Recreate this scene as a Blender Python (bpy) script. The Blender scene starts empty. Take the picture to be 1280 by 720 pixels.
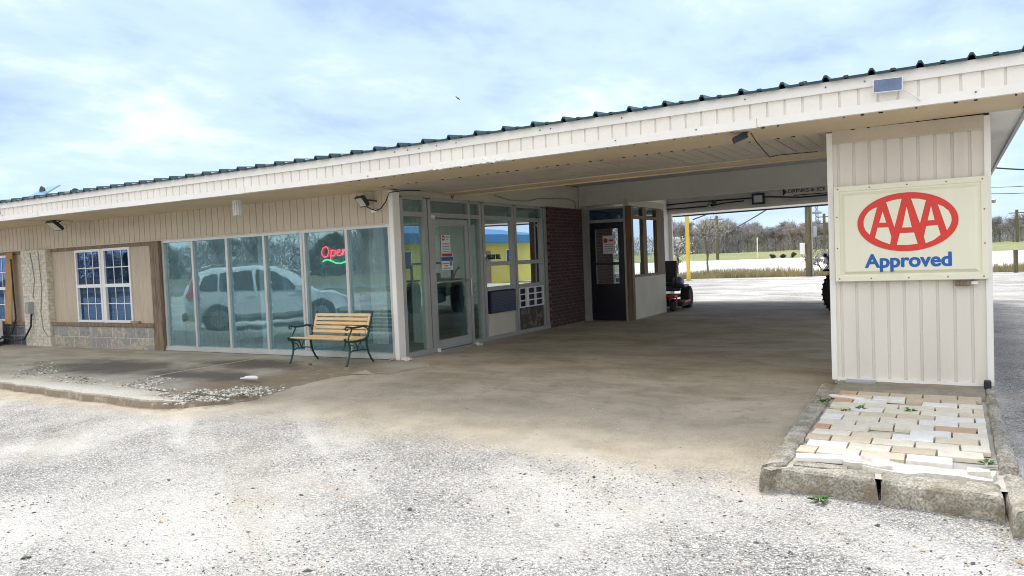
import bpy, bmesh, math, random
from mathutils import Vector, Matrix
R = math.radians
random.seed(7)
scene = bpy.context.scene
col = scene.collection
# ---------------------------------------------------------------- camera
FPX, YAW, PITCH, ROLL, EYE = 949.5, R(30.27), R(2.246), R(-2.335), 1.55
fwd = Vector((-math.sin(YAW)*math.cos(PITCH), math.cos(YAW)*math.cos(PITCH), -math.sin(PITCH)))
r0 = Vector((math.cos(YAW), math.sin(YAW), 0)); u0 = r0.cross(fwd)
right = r0*math.cos(ROLL)+u0*math.sin(ROLL); up = -r0*math.sin(ROLL)+u0*math.cos(ROLL)
cd = bpy.data.cameras.new('camera'); cam = bpy.data.objects.new('camera', cd); col.objects.link(cam)
m = Matrix.Identity(4)
for i in range(3):
    m[i][0] = right[i]; m[i][1] = up[i]; m[i][2] = -fwd[i]
m[2][3] = EYE
cam.matrix_world = m
cd.sensor_fit = 'HORIZONTAL'; cd.sensor_width = 36; cd.lens = 36*FPX/1280
cd.clip_start = .05; cd.clip_end = 5000
scene.camera = cam
def at(px, py, ax, v):                       # photo pixel -> point on an axis plane (measuring helper)
    d = right*((px-640)/FPX)+up*((360-py)/FPX)+fwd
    o = Vector((0, 0, EYE)); t = (v-o[ax])/d[ax]
    return o+d*t
# ---------------------------------------------------------------- node helpers
class NT:
    def __init__(s, nt): s.nt = nt
    def n(s, typ, props=None, **ins):
        nd = s.nt.nodes.new(typ)
        for k, v in (props or {}).items(): setattr(nd, k, v)
        for k, v in ins.items():
            key = int(k[1:]) if k[0] == '_' and k[1:].isdigit() else k.replace('_', ' ')
            s.set(nd.inputs[key], v)
        return nd
    def set(s, sock, v):
        if isinstance(v, bpy.types.NodeSocket): s.nt.links.new(v, sock)
        elif isinstance(v, bpy.types.Node): s.nt.links.new(v.outputs[0], sock)
        else:
            if isinstance(v, (tuple, list)) and len(v) == 3 and sock.type == 'RGBA': v = (*v, 1)
            sock.default_value = v
    def math(s, op, a, b=0., clamp=False):
        return s.n('ShaderNodeMath', dict(operation=op, use_clamp=clamp), _0=a, _1=b).outputs[0]
    def mix(s, f, a, b, mode='MIX'):
        nd = s.nt.nodes.new('ShaderNodeMix'); nd.data_type = 'RGBA'; nd.blend_type = mode
        s.set(nd.inputs[0], f); s.set(nd.inputs[6], a); s.set(nd.inputs[7], b)
        return nd.outputs[2]
    def ramp(s, f, lo, hi, a=0., b=1.):
        nd = s.n('ShaderNodeMapRange', dict(interpolation_type='SMOOTHSTEP'))
        s.set(nd.inputs[0], f)
        for i, v in enumerate((lo, hi, a, b)): s.set(nd.inputs[i+1], v)
        return nd.outputs[0]
    def noise(s, vec, scale, detail=4., rough=.55, dist=0.):
        return s.n('ShaderNodeTexNoise', None, Vector=vec, Scale=scale, Detail=detail, Roughness=rough, Distortion=dist).outputs[0]
    def voro(s, vec, scale, feature='F1'):
        return s.n('ShaderNodeTexVoronoi', dict(feature=feature), Vector=vec, Scale=scale)
    def scaled(s, vec, sx, sy, sz):
        return s.n('ShaderNodeVectorMath', dict(operation='MULTIPLY'), _0=vec, _1=(sx, sy, sz)).outputs[0]
    def bump(s, h, strength=.4, dist=.01):
        return s.n('ShaderNodeBump', None, Height=h, Strength=strength, Distance=dist).outputs[0]
def newmat(name):
    mt = bpy.data.materials.new(name); mt.use_nodes = True
    nt = mt.node_tree; b = nt.nodes['Principled BSDF']
    return mt, NT(nt), b
def wmat(name, c, rough=.6, var=.15, vscale=3., grime=None, gscale=1.2, glo=.5, ghi=.75, bump=.15, bscale=60, metal=0., stretch=(1, 1, 1), fine=.06, spec=.5):
    """weathered surface: colour variation + stains with a shape of their own + fine bump"""
    mt, t, b = newmat(name)
    P = t.n('ShaderNodeNewGeometry').outputs['Position']
    P2 = t.scaled(P, *stretch)
    n1 = t.noise(P2, vscale, 5); n2 = t.noise(P, bscale, 3)
    cc = t.mix(t.ramp(n1, .3, .7), tuple(x*(1-var) for x in c), tuple(min(1, x*(1+var)) for x in c))
    cc = t.mix(t.ramp(n2, .25, .75), cc, t.mix(1., cc, tuple([1-fine*2]*3), 'MULTIPLY'))
    if grime:
        g = t.ramp(t.noise(P2, gscale, 6, .65), glo, ghi)
        cc = t.mix(t.math('MULTIPLY', g, .8), cc, grime)
    t.set(b.inputs['Base Color'], cc); b.inputs['Roughness'].default_value = rough; b.inputs['Metallic'].default_value = metal
    b.inputs['Specular IOR Level'].default_value = spec
    if bump: t.set(b.inputs['Normal'], t.bump(t.math('ADD', n2, t.math('MULTIPLY', n1, .5)), bump, .004))
    return mt
def brickmat(name, c1, c2, mortar, bw, bh, axis, msize=.012, rough=.8, bump=.6, spots=None, off=.5):
    mt, t, b = newmat(name)
    P = t.n('ShaderNodeNewGeometry').outputs['Position']
    sp = t.n('ShaderNodeSeparateXYZ', None, Vector=P)
    u = sp.outputs[0] if axis == 'x' else sp.outputs[1]
    v = t.n('ShaderNodeCombineXYZ', None, X=u, Y=sp.outputs[2]).outputs[0]
    br = t.n('ShaderNodeTexBrick', dict(offset=off), Vector=v, Color1=(*c1, 1), Color2=(*c2, 1), Mortar=(*mortar, 1), Scale=1., Brick_Width=bw, Row_Height=bh, Mortar_Size=msize, Mortar_Smooth=.2, Bias=0.)
    n = t.noise(P, 14, 5); n2 = t.noise(P, 90, 3)
    cc = t.mix(t.ramp(n, .3, .7), br.outputs[0], t.mix(1., br.outputs[0], (.62, .62, .64), 'MULTIPLY'))
    if spots: cc = t.mix(t.math('MULTIPLY', t.ramp(t.noise(P, 3.2, 3), .52, .6), t.math('SUBTRACT', 1., br.outputs[1])), cc, spots)
    t.set(b.inputs['Base Color'], cc); b.inputs['Roughness'].default_value = rough
    h = t.math('SUBTRACT', t.math('MULTIPLY', n2, .35), br.outputs[1])
    t.set(b.inputs['Normal'], t.bump(h, bump, .008))
    return mt
def glassmat(name, tint=(.6, .78, .76), base=.3, rough=.0, wob=.0, veil=.0, gc=(.93, 1., 1.)):
    mt = bpy.data.materials.new(name); mt.use_nodes = True; nt = mt.node_tree
    for n in list(nt.nodes): nt.nodes.remove(n)
    t = NT(nt); out = nt.nodes.new('ShaderNodeOutputMaterial')
    P = t.n('ShaderNodeNewGeometry').outputs['Position']
    nrm = t.bump(t.noise(P, 1.1, 2), wob, .05)
    dirt = t.ramp(t.noise(t.scaled(P, 1, 1, .4), 2.5, 6, .65), .45, .8)
    fr = t.n('ShaderNodeFresnel', None, IOR=1.5).outputs[0]
    f = t.math('ADD', base, t.math('MULTIPLY', fr, .6), True)
    tr = t.n('ShaderNodeBsdfTransparent', None, Color=(*tint, 1)); gl = t.n('ShaderNodeBsdfGlossy', None, Color=(*gc, 1), Roughness=rough, Normal=nrm)
    mx = t.n('ShaderNodeMixShader', None, _0=f, _1=tr.outputs[0], _2=gl.outputs[0])
    df = t.n('ShaderNodeBsdfDiffuse', None, Color=(.38, .60, .67, 1))
    mx2 = t.n('ShaderNodeMixShader', None, _0=t.math('ADD', veil, t.math('MULTIPLY', dirt, .10)), _1=mx.outputs[0], _2=df.outputs[0])
    nt.links.new(mx2.outputs[0], out.inputs[0])
    return mt
def emat(name, c, s):
    mt, t, b = newmat(name)
    b.inputs['Base Color'].default_value = (*c, 1); b.inputs['Emission Color'].default_value = (*c, 1); b.inputs['Emission Strength'].default_value = s
    return mt
# ---------------------------------------------------------------- mesh helpers
def shear(x): return .0125*max(0., x+7.65)
class MB:
    def __init__(s): s.b = bmesh.new()
    def box(s, x0, x1, y0, y1, z0, z1, M=None):
        vs = [s.b.verts.new((x, y, z)) for x in (x0, x1) for y in (y0, y1) for z in (z0, z1)]
        if M is not None:
            for v in vs: v.co = M @ v.co
        for f in ((0, 1, 3, 2), (4, 6, 7, 5), (0, 4, 5, 1), (2, 3, 7, 6), (0, 2, 6, 4), (1, 5, 7, 3)): s.b.faces.new([vs[i] for i in f])
        return s
    def cbox(s, c, d, M=None):
        T = Matrix.Translation(Vector(c)) @ (M if M is not None else Matrix.Identity(4))
        return s.box(-d[0]/2, d[0]/2, -d[1]/2, d[1]/2, -d[2]/2, d[2]/2, T)
    def prism(s, pts, d0, d1, frame=None):
        """polygon pts (u,v) extruded along w from d0 to d1; frame maps (u,v,w)->xyz"""
        fr = frame or (lambda u, v, w: (u, w, v))
        a = [s.b.verts.new(fr(u, v, d0)) for u, v in pts]; c = [s.b.verts.new(fr(u, v, d1)) for u, v in pts]
        s.b.faces.new(a); s.b.faces.new(c[::-1]); n = len(pts)
        for i in range(n): s.b.faces.new((a[i], c[i], c[(i+1) % n], a[(i+1) % n]))
        return s
    def tube(s, pts, r, seg=8, cap=True):
        pts = [Vector(p) for p in pts]; rs = r if isinstance(r, (list, tuple)) else [r]*len(pts); rings = []
        ref = None
        for i, p in enumerate(pts):
            d = (pts[min(i+1, len(pts)-1)]-pts[max(i-1, 0)]).normalized()
            if ref is None or abs(ref.dot(d)) > .99: ref = Vector((0, 0, 1)) if abs(d.z) < .9 else Vector((1, 0, 0))
            a = d.cross(ref).normalized(); bb = a.cross(d).normalized(); ref = bb
            rings.append([s.b.verts.new(p+(a*math.cos(6.28318*k/seg)+bb*math.sin(6.28318*k/seg))*rs[i]) for k in range(seg)])
        for i in range(len(rings)-1):
            for k in range(seg): s.b.faces.new((rings[i][k], rings[i][(k+1) % seg], rings[i+1][(k+1) % seg], rings[i+1][k]))
        if cap and seg > 2: s.b.faces.new(rings[0][::-1]); s.b.faces.new(rings[-1])
        return s
    def lathe(s, prof, c, axis='z', seg=24):
        rings = []
        for r, h in prof:
            ring = []
            for k in range(seg):
                a = 6.28318*k/seg; p = (r*math.cos(a), r*math.sin(a), h)
                if axis == 'y': p = (p[0], p[2], p[1])
                if axis == 'x': p = (p[2], p[0], p[1])
                ring.append(s.b.verts.new((c[0]+p[0], c[1]+p[1], c[2]+p[2])))
            rings.append(ring)
        for i in range(len(rings)-1):
            for k in range(seg): s.b.faces.new((rings[i][k], rings[i][(k+1) % seg], rings[i+1][(k+1) % seg], rings[i+1][k]))
        s.b.faces.new(rings[0][::-1]); s.b.faces.new(rings[-1])
        return s
    def ribbed(s, u0, u1, z0, z1, w, sp=.17, gw=.022, gd=.012, th=.03, axis='x', sign=-1, phase=0.):
        """vertical-groove siding sheet facing sign*normal at plane w"""
        prof = []; u = u0+phase*sp
        prof.append((u0, 0))
        while u < u1-gw:
            if u > u0+.002:
                prof += [(u, 0), (u+.004, gd), (u+gw-.004, gd), (u+gw, 0)]
            u += sp
        prof.append((u1, 0))
        pts = [(a, w-sign*d) for a, d in prof]+[(u1, w-sign*th), (u0, w-sign*th)]
        if axis == 'x': s.prism(pts, z0, z1, lambda u, v, h: (u, v, h))
        else: s.prism(pts, z0, z1, lambda u, v, h: (v, u, h))
        return s
    def rough(s, amt, cuts=2, seed=0):
        bmesh.ops.subdivide_edges(s.b, edges=s.b.edges[:], cuts=cuts, use_grid_fill=True)
        from mathutils import noise as nz
        for v in s.b.verts:
            p = v.co*4+Vector((seed*3.1, 0, 0)); v.co += Vector((nz.noise(p), nz.noise(p+Vector((9, 0, 0))), nz.noise(p+Vector((0, 9, 0)))))*amt
            q = v.co*17; v.co += Vector((nz.noise(q), nz.noise(q+Vector((9, 0, 0))), nz.noise(q+Vector((0, 9, 0)))))*amt*.45
        return s
    def bevel(s, w, seg=1):
        bmesh.ops.bevel(s.b, geom=s.b.edges[:], offset=w, segments=seg, affect='EDGES', profile=.5); return s
    def build(s, name, mat, parent=None, smooth=False, sh=False, world=True):
        bmesh.ops.recalc_face_normals(s.b, faces=s.b.faces[:])
        if sh:
            for v in s.b.verts: v.co.z += shear(v.co.x)
        me = bpy.data.meshes.new(name); s.b.to_mesh(me); s.b.free()
        if smooth:
            for p in me.polygons: p.use_smooth = True
            try: me.set_sharp_from_angle(angle=R(40))
            except Exception: pass
        o = bpy.data.objects.new(name, me); col.objects.link(o)
        for q in (mat if isinstance(mat, (list, tuple)) else [mat]): me.materials.append(q)
        if parent is not None:
            o.parent = parent
            if world and parent.name in ORG: o.matrix_parent_inverse = Matrix.Translation(-ORG[parent.name])
        return o
ORG = {}
def tag(o, label=None, cat=None, group=None, kind=None):
    if label: o['label'] = label
    if cat: o['category'] = cat
    if group: o['group'] = group
    if kind: o['kind'] = kind
    return o
def thing(name, label, cat, loc=(0, 0, 0), rz=0., group=None):
    o = bpy.data.objects.new(name, None); col.objects.link(o); o.empty_display_size = .1
    o.location = loc; o.rotation_euler = (0, 0, rz)
    return tag(o, label, cat, group)
def wthing(name, label, cat, loc=(0, 0, 0), group=None):
    """thing whose parts are given in world coordinates"""
    o = thing(name, label, cat, loc, 0, group); ORG[o.name] = Vector(loc); return o
def kids(o): return [c for c in bpy.data.objects if c.parent == o]
def copy_tree(o, parent=None):
    c = o.copy(); col.objects.link(c)
    if parent is not None: c.parent = parent
    for ch in kids(o): copy_tree(ch, c)
    return c
def polyarea_tris(mb, pts, w0, w1, frame): return mb.prism(pts, w0, w1, frame)
def text_mesh(name, body, size, mat, parent, M, extrude=.002, offset=0., xs=1., align='LEFT', shear_=0., spacing=1.):
    cu = bpy.data.curves.new('lettering', 'FONT'); cu.body = body; cu.size = size; cu.extrude = extrude; cu.offset = offset
    cu.align_x = align; cu.shear = shear_; cu.space_character = spacing
    ob = bpy.data.objects.new('lettering_source', cu); col.objects.link(ob)
    dg = bpy.context.evaluated_depsgraph_get(); me = bpy.data.meshes.new_from_object(ob.evaluated_get(dg))
    bpy.data.objects.remove(ob); bpy.data.curves.remove(cu)
    me.transform(M @ Matrix.Diagonal((xs, 1, 1, 1))); me.name = name
    me.materials.clear(); me.materials.append(mat)
    o = bpy.data.objects.new(name, me); col.objects.link(o)
    if parent is not None:
        o.parent = parent
        if parent.name in ORG: o.matrix_parent_inverse = Matrix.Translation(-ORG[parent.name])
    return o
FACE_FRONT = Matrix(((1, 0, 0, 0), (0, 0, -1, 0), (0, 1, 0, 0), (0, 0, 0, 1)))     # text facing -Y
FACE_RIGHT = Matrix(((0, 0, 1, 0), (1, 0, 0, 0), (0, 1, 0, 0), (0, 0, 0, 1)))      # text facing +X, reads towards +Y
def T(x, y, z): return Matrix.Translation((x, y, z))
# ---------------------------------------------------------------- materials
M = {}
M['siding'] = wmat('painted_siding', (.60, .525, .42), .55, .06, 2., (.40, .35, .28), 1.6, .58, .85, .05, fine=.03)
M['pier'] = wmat('pier_siding', (.74, .70, .63), .5, .05, 2., (.52, .47, .40), 1.8, .53, .85, .04, stretch=(1, 1, .25), fine=.02)
M['fascia'] = wmat('fascia_white', (.84, .81, .755), .5, .04, 1.5, (.60, .57, .5), 1.4, .62, .95, .03, fine=.015)
M['trimwhite'] = wmat('white_trim', (.86, .84, .80), .45, .03, 2., (.65, .62, .56), 2., .62, .95, .03, fine=.015)
M['soffit'] = wmat('tan_soffit', (.70, .57, .38), .6, .06, 1.2, (.45, .36, .25), 1., .55, .85, .05)
M['slat'] = wmat('soffit_slat', (.58, .52, .43), .6, .06, 2., (.34, .29, .23), 1.4, .5, .8, .05)
M['slatgap'] = wmat('slat_gap', (.03, .027, .022), .9)
M['ceiling'] = wmat('drive_ceiling', (.62, .61, .59), .7, .06, 1., (.22, .21, .2), 1., .5, .8, .05)
M['beam'] = wmat('painted_beam', (.72, .70, .65), .65, .05, 1., (.36, .34, .31), 1.3, .55, .85, .06)
M['cream'] = wmat('cream_board', (.62, .58, .48), .6, .05, 2., (.42, .38, .31), 1.6, .55, .85, .08)
M['aluentry'] = wmat('entrance_aluminium', (.40, .41, .39), .42, .07, 3., (.28, .28, .26), 3., .58, .85, .05, metal=.3)
M['alu'] = wmat('aluminium_frame', (.60, .62, .61), .38, .06, 3., (.40, .40, .38), 3., .58, .85, .05, metal=.35)
M['aludark'] = wmat('dull_aluminium', (.42, .42, .39), .42, .08, 3., (.28, .27, .24), 3., .55, .8, .05, metal=.3)
M['vinyl'] = wmat('white_vinyl', (.86, .87, .88), .35, .02, 2., bump=.02)
M['panel'] = wmat('beige_plywood', (.56, .48, .37), .65, .07, 3., (.40, .33, .25), 2.2, .55, .8, .1, stretch=(6, 1, .6))
M['pinkpanel'] = wmat('faded_plywood', (.58, .47, .37), .65, .07, 3., (.42, .33, .26), 2., .55, .8, .1)
M['wood'] = wmat('weathered_wood', (.24, .18, .125), .75, .3, 5., (.06, .045, .035), 3., .5, .7, .3, 40, stretch=(8, 8, .8))
M['cardboard'] = wmat('tan_board', (.42, .25, .10), .75, .1, 3.)
M['brownwood'] = wmat('brown_stained_wood', (.20, .12, .07), .6, .3, 4., (.10, .06, .04), 3., .5, .7, .2, stretch=(6, 6, .6))
M['brickcream'] = brickmat('painted_brick', (.72, .67, .55), (.76, .71, .59), (.64, .59, .48), .21, .075, 'x', .008, .7, .4)
M['brickred'] = brickmat('dark_red_brick', (.105, .042, .040), (.058, .028, .032), (.17, .14, .13), .21, .075, 'y', .006, .8, .6)
M['stone'] = brickmat('grey_block', (.56, .49, .38), (.37, .355, .325), (.60, .57, .52), .40, .235, 'x', .016, .85, 1., (.31, .30, .29))
M['stoneblue'] = brickmat('bluish_block', (.10, .12, .17), (.18, .18, .21), (.30, .30, .31), .30, .22, 'x', .02, .85, 1.)
M['roof'] = wmat('dark_green_metal_roof', (.020, .060, .075), .35, .1, 2., bump=.03, metal=.3)
M['black'] = wmat('black_paint', (.022, .022, .025), .45, .1, 5., bump=.03)
M['navy'] = wmat('navy_housing', (.015, .022, .055), .4, .1, 5., bump=.03)
M['door'] = wmat('near_black_door', (.008, .009, .018), .35, .1, 5., bump=.03)
M['cable'] = wmat('cable_black', (.015, .015, .015), .6, bump=0)
M['cablegrey'] = wmat('cable_grey', (.35, .34, .32), .6, bump=0)
M['cablewhite'] = wmat('cable_white', (.75, .74, .72), .6, bump=0)
M['greybox'] = wmat('grey_box', (.36, .40, .42), .5, .05)
M['benchwood'] = None
M['iron'] = wmat('green_cast_iron', (.010, .055, .045), .35, .2, 20., bump=.1)
M['interior'] = wmat('interior_wall', (.80, .84, .82), .8, .05)
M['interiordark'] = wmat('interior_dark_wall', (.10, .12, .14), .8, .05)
M['carpet'] = wmat('interior_floor', (.42, .42, .40), .9, .15)
M['glass'] = glassmat('storefront_glass', (.90, .975, .985), .05, wob=.06, veil=.075, gc=(.80, .97, 1.))
M['glassblue'] = glassmat('tinted_glass', (.5, .6, .75), .15, wob=.05, gc=(.36, .55, .82))
M['glassclear'] = glassmat('entrance_glass', (.86, .93, .90), .02)
M['glassmirror'] = glassmat('reflective_glass', (.5, .6, .55), .70, wob=.01)
M['signcream'] = wmat('sign_cream_plastic', (.80, .785, .63), .28, .015, 2., (.66, .62, .46), 1.6, .60, .95, .0, stretch=(3, 1, .5), fine=.0)
M['signred'] = wmat('sign_red', (.72, .045, .030), .32, .03, 2., bump=.0)
M['signblue'] = wmat('sign_blue', (.010, .12, .44), .35, .05, 2., bump=.0)
M['paper'] = wmat('paper', (.80, .80, .78), .7, .02, bump=0)
M['paperblue'] = wmat('paper_blue', (.05, .16, .42), .6, bump=0)
M['ink'] = wmat('printed_grey', (.25, .26, .30), .7, bump=0)
M['paperred'] = wmat('paper_red', (.55, .04, .035), .6, bump=0)
M['solar'] = wmat('solar_cells', (.13, .18, .29), .18, .15, 8., bump=0, metal=.2)
M['lens'] = wmat('lamp_lens', (.62, .62, .56), .25, .1, 30., bump=.2)
M['led'] = wmat('white_lamp_tube', (.85, .87, .86), .3, .02, bump=0)
M['chromedark'] = wmat('lamp_fins', (.35, .36, .37), .4, bump=0, metal=.6)
M['neonred'] = emat('neon_red', (1., .06, .10), 2.2)
M['neongreen'] = emat('neon_green', (.03, .9, .25), 1.4)
M['tyre'] = wmat('tyre_rubber', (.018, .018, .018), .8, .2, 8., (.06, .055, .045), 5., .5, .8, .2)
M['mowerred'] = wmat('mower_red', (.50, .035, .025), .4, .1, 6., bump=.03)
M['mowergrey'] = wmat('engine_grey', (.14, .16, .20), .4, .2, 8., bump=.05)
M['steel'] = wmat('steel_grey', (.32, .33, .34), .35, .1, 6., bump=.05, metal=.7)
M['tractor'] = wmat('tractor_dark_green', (.010, .030, .018), .5, .2, 6., bump=.03)
M['carwhite'] = wmat('car_white_paint', (.78, .80, .82), .18, .01, bump=0)
M['carglass'] = wmat('car_glass', (.02, .03, .035), .05, .01, bump=0)
M['carplastic'] = wmat('car_black_plastic', (.03, .03, .032), .5, bump=0)
M['taillamp'] = wmat('red_lamp_lens', (.55, .02, .03), .15, bump=0)
M['yellowpaint'] = wmat('yellow_wall_paint', (.62, .54, .12), .6, .05, 1.)
M['yellowpole'] = wmat('yellow_pole_paint', (.75, .52, .07), .5, .08, 2.)
M['bluetrim'] = wmat('blue_eave', (.02, .16, .38), .5, .05)
M['polewood'] = wmat('pole_wood', (.15, .135, .075), .85, .25, 3., (.08, .07, .045), 2., .5, .7, .3, stretch=(8, 8, .5))
M['bark'] = wmat('bark', (.13, .11, .095), .9, .2, 4.)
M['twig'] = wmat('grey_brown_twigs', (.37, .35, .355), .9, .25, .4, bump=0)  # distance haze put into these lighter, greyer tree colours
M['twigred'] = wmat('reddish_twigs', (.41, .34, .31), .9, .25, .4, bump=0)
M['twigpale'] = wmat('pale_budding_twigs', (.43, .41, .32), .9, .25, .4, bump=0)
M['evergreen'] = wmat('evergreen_foliage', (.075, .095, .07), .9, .3, .5, bump=0)
M['blossom'] = wmat('white_blossom', (.72, .72, .62), .8, .1, 5., bump=0)
M['drygrass'] = wmat('dry_grass', (.42, .36, .20), .9, .3, .8, (.22, .25, .09), .7, .5, .65, bump=0)
M['weed'] = wmat('weed_leaf', (.07, .16, .03), .7, .3, 20., bump=0)
M['leaf'] = wmat('house_plant_leaf', (.03, .09, .05), .6, .2, 10., bump=0)
M['curtain'] = wmat('sheer_curtain', (.62, .68, .64), .8, .05, bump=0)
M['deskwood'] = wmat('desk_wood', (.58, .29, .09), .45, .15, 4., bump=.05, stretch=(1, 6, 6))
M['bluecloth'] = wmat('blue_counter', (.02, .10, .20), .6, .1)
M['white'] = wmat('white_plastic', (.85, .85, .84), .4, .03, bump=.02)
M['pebble'] = None
def benchwood():
    mt, t, b = newmat('bench_pine')
    P = t.n('ShaderNodeNewGeometry').outputs['Position']
    w = t.noise(t.scaled(P, 3, 30, 30), 2., 6, .6, 1.); k = t.ramp(t.noise(t.scaled(P, 6, 14, 14), 1.2, 2), .66, .74)
    c = t.mix(t.ramp(w, .3, .7), (.66, .43, .20), (.80, .60, .34)); c = t.mix(t.math('MULTIPLY', k, .6), c, (.24, .12, .04))
    t.set(b.inputs['Base Color'], c); b.inputs['Roughness'].default_value = .45
    t.set(b.inputs['Normal'], t.bump(w, .1, .003)); return mt
M['benchwood'] = benchwood()
# ground: gravel lot <-> sandy edge <-> concrete drive, split by where each lies
def groundmat():
    mt, t, b = newmat('gravel_and_concrete')
    P = t.n('ShaderNodeNewGeometry').outputs['Position']; sp = t.n('ShaderNodeSeparateXYZ', None, Vector=P)
    X, Y = sp.outputs[0], sp.outputs[1]
    Pn = t.scaled(P, 1, 1, 0)
    v1 = t.voro(Pn, 62); v2 = t.voro(Pn, 130); big = t.noise(Pn, .55, 6, .6); med = t.noise(Pn, 2.6, 6, .65); fine = t.noise(Pn, 160, 2)
    cell1 = t.n('ShaderNodeSeparateColor', None, Color=v1.outputs['Color']).outputs[0]; cell2 = t.n('ShaderNodeSeparateColor', None, Color=v2.outputs['Color']).outputs[1]
    g1 = t.mix(t.ramp(cell1, .12, .75), (.13, .125, .115), (.74, .705, .64)); g2 = t.mix(t.ramp(cell2, .15, .7), (.16, .15, .14), (.70, .665, .605))
    gr = t.mix(t.ramp(fine, .4, .6), g1, g2)
    crev = t.ramp(v1.outputs['Distance'], .35, .62); gr = t.mix(t.math('MULTIPLY', crev, .55), gr, (.16, .155, .15))
    dustf = t.ramp(big, .38, .66); gr = t.mix(t.math('MULTIPLY', dustf, .62), gr, (.74, .70, .63))
    dark = t.ramp(t.noise(t.scaled(P, .7, 1.6, 0), .9, 6, .7), .56, .72); gr = t.mix(t.math('MULTIPLY', dark, .5), gr, t.mix(1., gr, (.58, .54, .48), 'MULTIPLY'))
    tw_ = t.noise(t.scaled(t.n('ShaderNodeVectorRotate', dict(rotation_type='Z_AXIS'), Vector=P, Angle=R(38)).outputs[0], .12, 1.5, 0), 1.1, 4, .5, .3); gr = t.mix(t.math('MULTIPLY', t.ramp(tw_, .53, .66), .35), gr, t.mix(1., gr, (.68, .635, .56), 'MULTIPLY')); gr = t.mix(t.math('MULTIPLY', t.ramp(tw_, .46, .34), .35), gr, (.78, .745, .68))
    tanp = t.ramp(t.noise(t.scaled(P, .5, 1.1, 0), .8, 5, .6, .4), .58, .74); gr = t.mix(t.math('MULTIPLY', tanp, .6), gr, (.48, .40, .29))
    # sandy edge
    sand = t.mix(t.ramp(med, .35, .65), (.50, .39, .25), (.68, .56, .39)); sand = t.mix(t.math('MULTIPLY', t.ramp(cell2, .5, .8), .5), sand, (.66, .62, .54))
    # concrete drive
    st = t.noise(t.scaled(P, .6, 1., 0), 1.3, 8, .7, .3); st2 = t.noise(t.scaled(P, .8, 1., 0), 5.2, 7, .72)
    co = t.mix(t.ramp(st, .3, .68), (.29, .243, .178), (.49, .42, .318)); co = t.mix(t.math('MULTIPLY', t.ramp(st2, .5, .72), .55), co, (.17, .147, .115))
    co = t.mix(t.math('MULTIPLY', t.ramp(t.noise(Pn, 38, 4, .7), .52, .7), .35), co, (.14, .12, .098)); ck = t.voro(t.n('ShaderNodeVectorMath', dict(operation='ADD'), _0=Pn, _1=t.scaled(t.n('ShaderNodeTexNoise', None, Vector=Pn, Scale=1.5, Detail=4.).outputs[1], .7, .7, 0)).outputs[0], .32, 'DISTANCE_TO_EDGE').outputs[0]; co = t.mix(t.ramp(ck, .010, .003, 0., .16), co, (.10, .088, .07))
    co = t.mix(t.math('MULTIPLY', t.ramp(cell2, .78, .95), .4), co, (.42, .38, .31))
    co = t.mix(t.ramp(Y, 15., 21., 0., .75), co, t.mix(t.ramp(st, .35, .65), (.28, .28, .275), (.40, .395, .385)))
    # edges: wavy front edge of the slab at about y=6.6 (x dependent), back edge at 23
    wob = t.math('MULTIPLY', t.math('SUBTRACT', t.noise(Pn, 1.1, 5, .6), .5), 1.3)
    yy = t.math('ADD', t.math('ADD', Y, t.math('MULTIPLY', X, .10)), wob)
    fd = t.ramp(yy, 5.45, 7.3); fs = t.ramp(yy, 4.7, 5.9)
    inx = t.math('MULTIPLY', t.ramp(X, -8.2, -7.0), t.math('SUBTRACT', 1., t.ramp(X, -1.15, -.95)))
    back = t.math('SUBTRACT', 1., t.ramp(t.math('ADD', Y, t.math('MULTIPLY', wob, .15)), 22.9, 23.1))
    c = t.mix(t.math('MULTIPLY', t.math('MULTIPLY', t.math('MULTIPLY', fs, inx), back), .85), gr, sand)
    c = t.mix(t.math('MULTIPLY', t.math('MULTIPLY', fd, inx), back), c, co)
    # sand washed along the kerb on the left
    ks = t.math('MULTIPLY', t.ramp(t.math('ADD', Y, t.math('MULTIPLY', wob, .5)), 5.15, 5.7), t.math('MULTIPLY', t.ramp(Y, 9.5, 8.5), t.math('SUBTRACT', 1., t.ramp(X, -8., -6.8))))
    c = t.mix(t.math('MULTIPLY', ks, .8), c, sand)
    # darker asphalt right of the pier, roof shade painted into its tone
    rt = t.math('MULTIPLY', t.ramp(t.math('ADD', X, t.math('MULTIPLY', wob, .2)), .3, .5), t.math('MULTIPLY', t.ramp(Y, 6.4, 8.), t.math('SUBTRACT', 1., t.ramp(t.math('ADD', Y, wob), 14., 22.))))
    asp = t.mix(t.ramp(cell1, .3, .9), (.10, .098, .094), (.36, .35, .335))
    c = t.mix(t.math('MULTIPLY', rt, .5), c, asp)
    t.set(b.inputs['Base Color'], c); b.inputs['Roughness'].default_value = .9; b.inputs['Specular IOR Level'].default_value = .25
    h = t.math('ADD', t.math('MULTIPLY', v1.outputs['Distance'], -.8), t.math('MULTIPLY', v2.outputs['Distance'], -.35)); h = t.math('MULTIPLY', h, t.math('SUBTRACT', 1., t.math('MULTIPLY', t.math('MULTIPLY', fd, inx), .8)))
    h = t.math('ADD', h, t.math('MULTIPLY', med, .5))
    t.set(b.inputs['Normal'], t.bump(h, .9, .022)); return mt
M['ground'] = groundmat()
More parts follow.
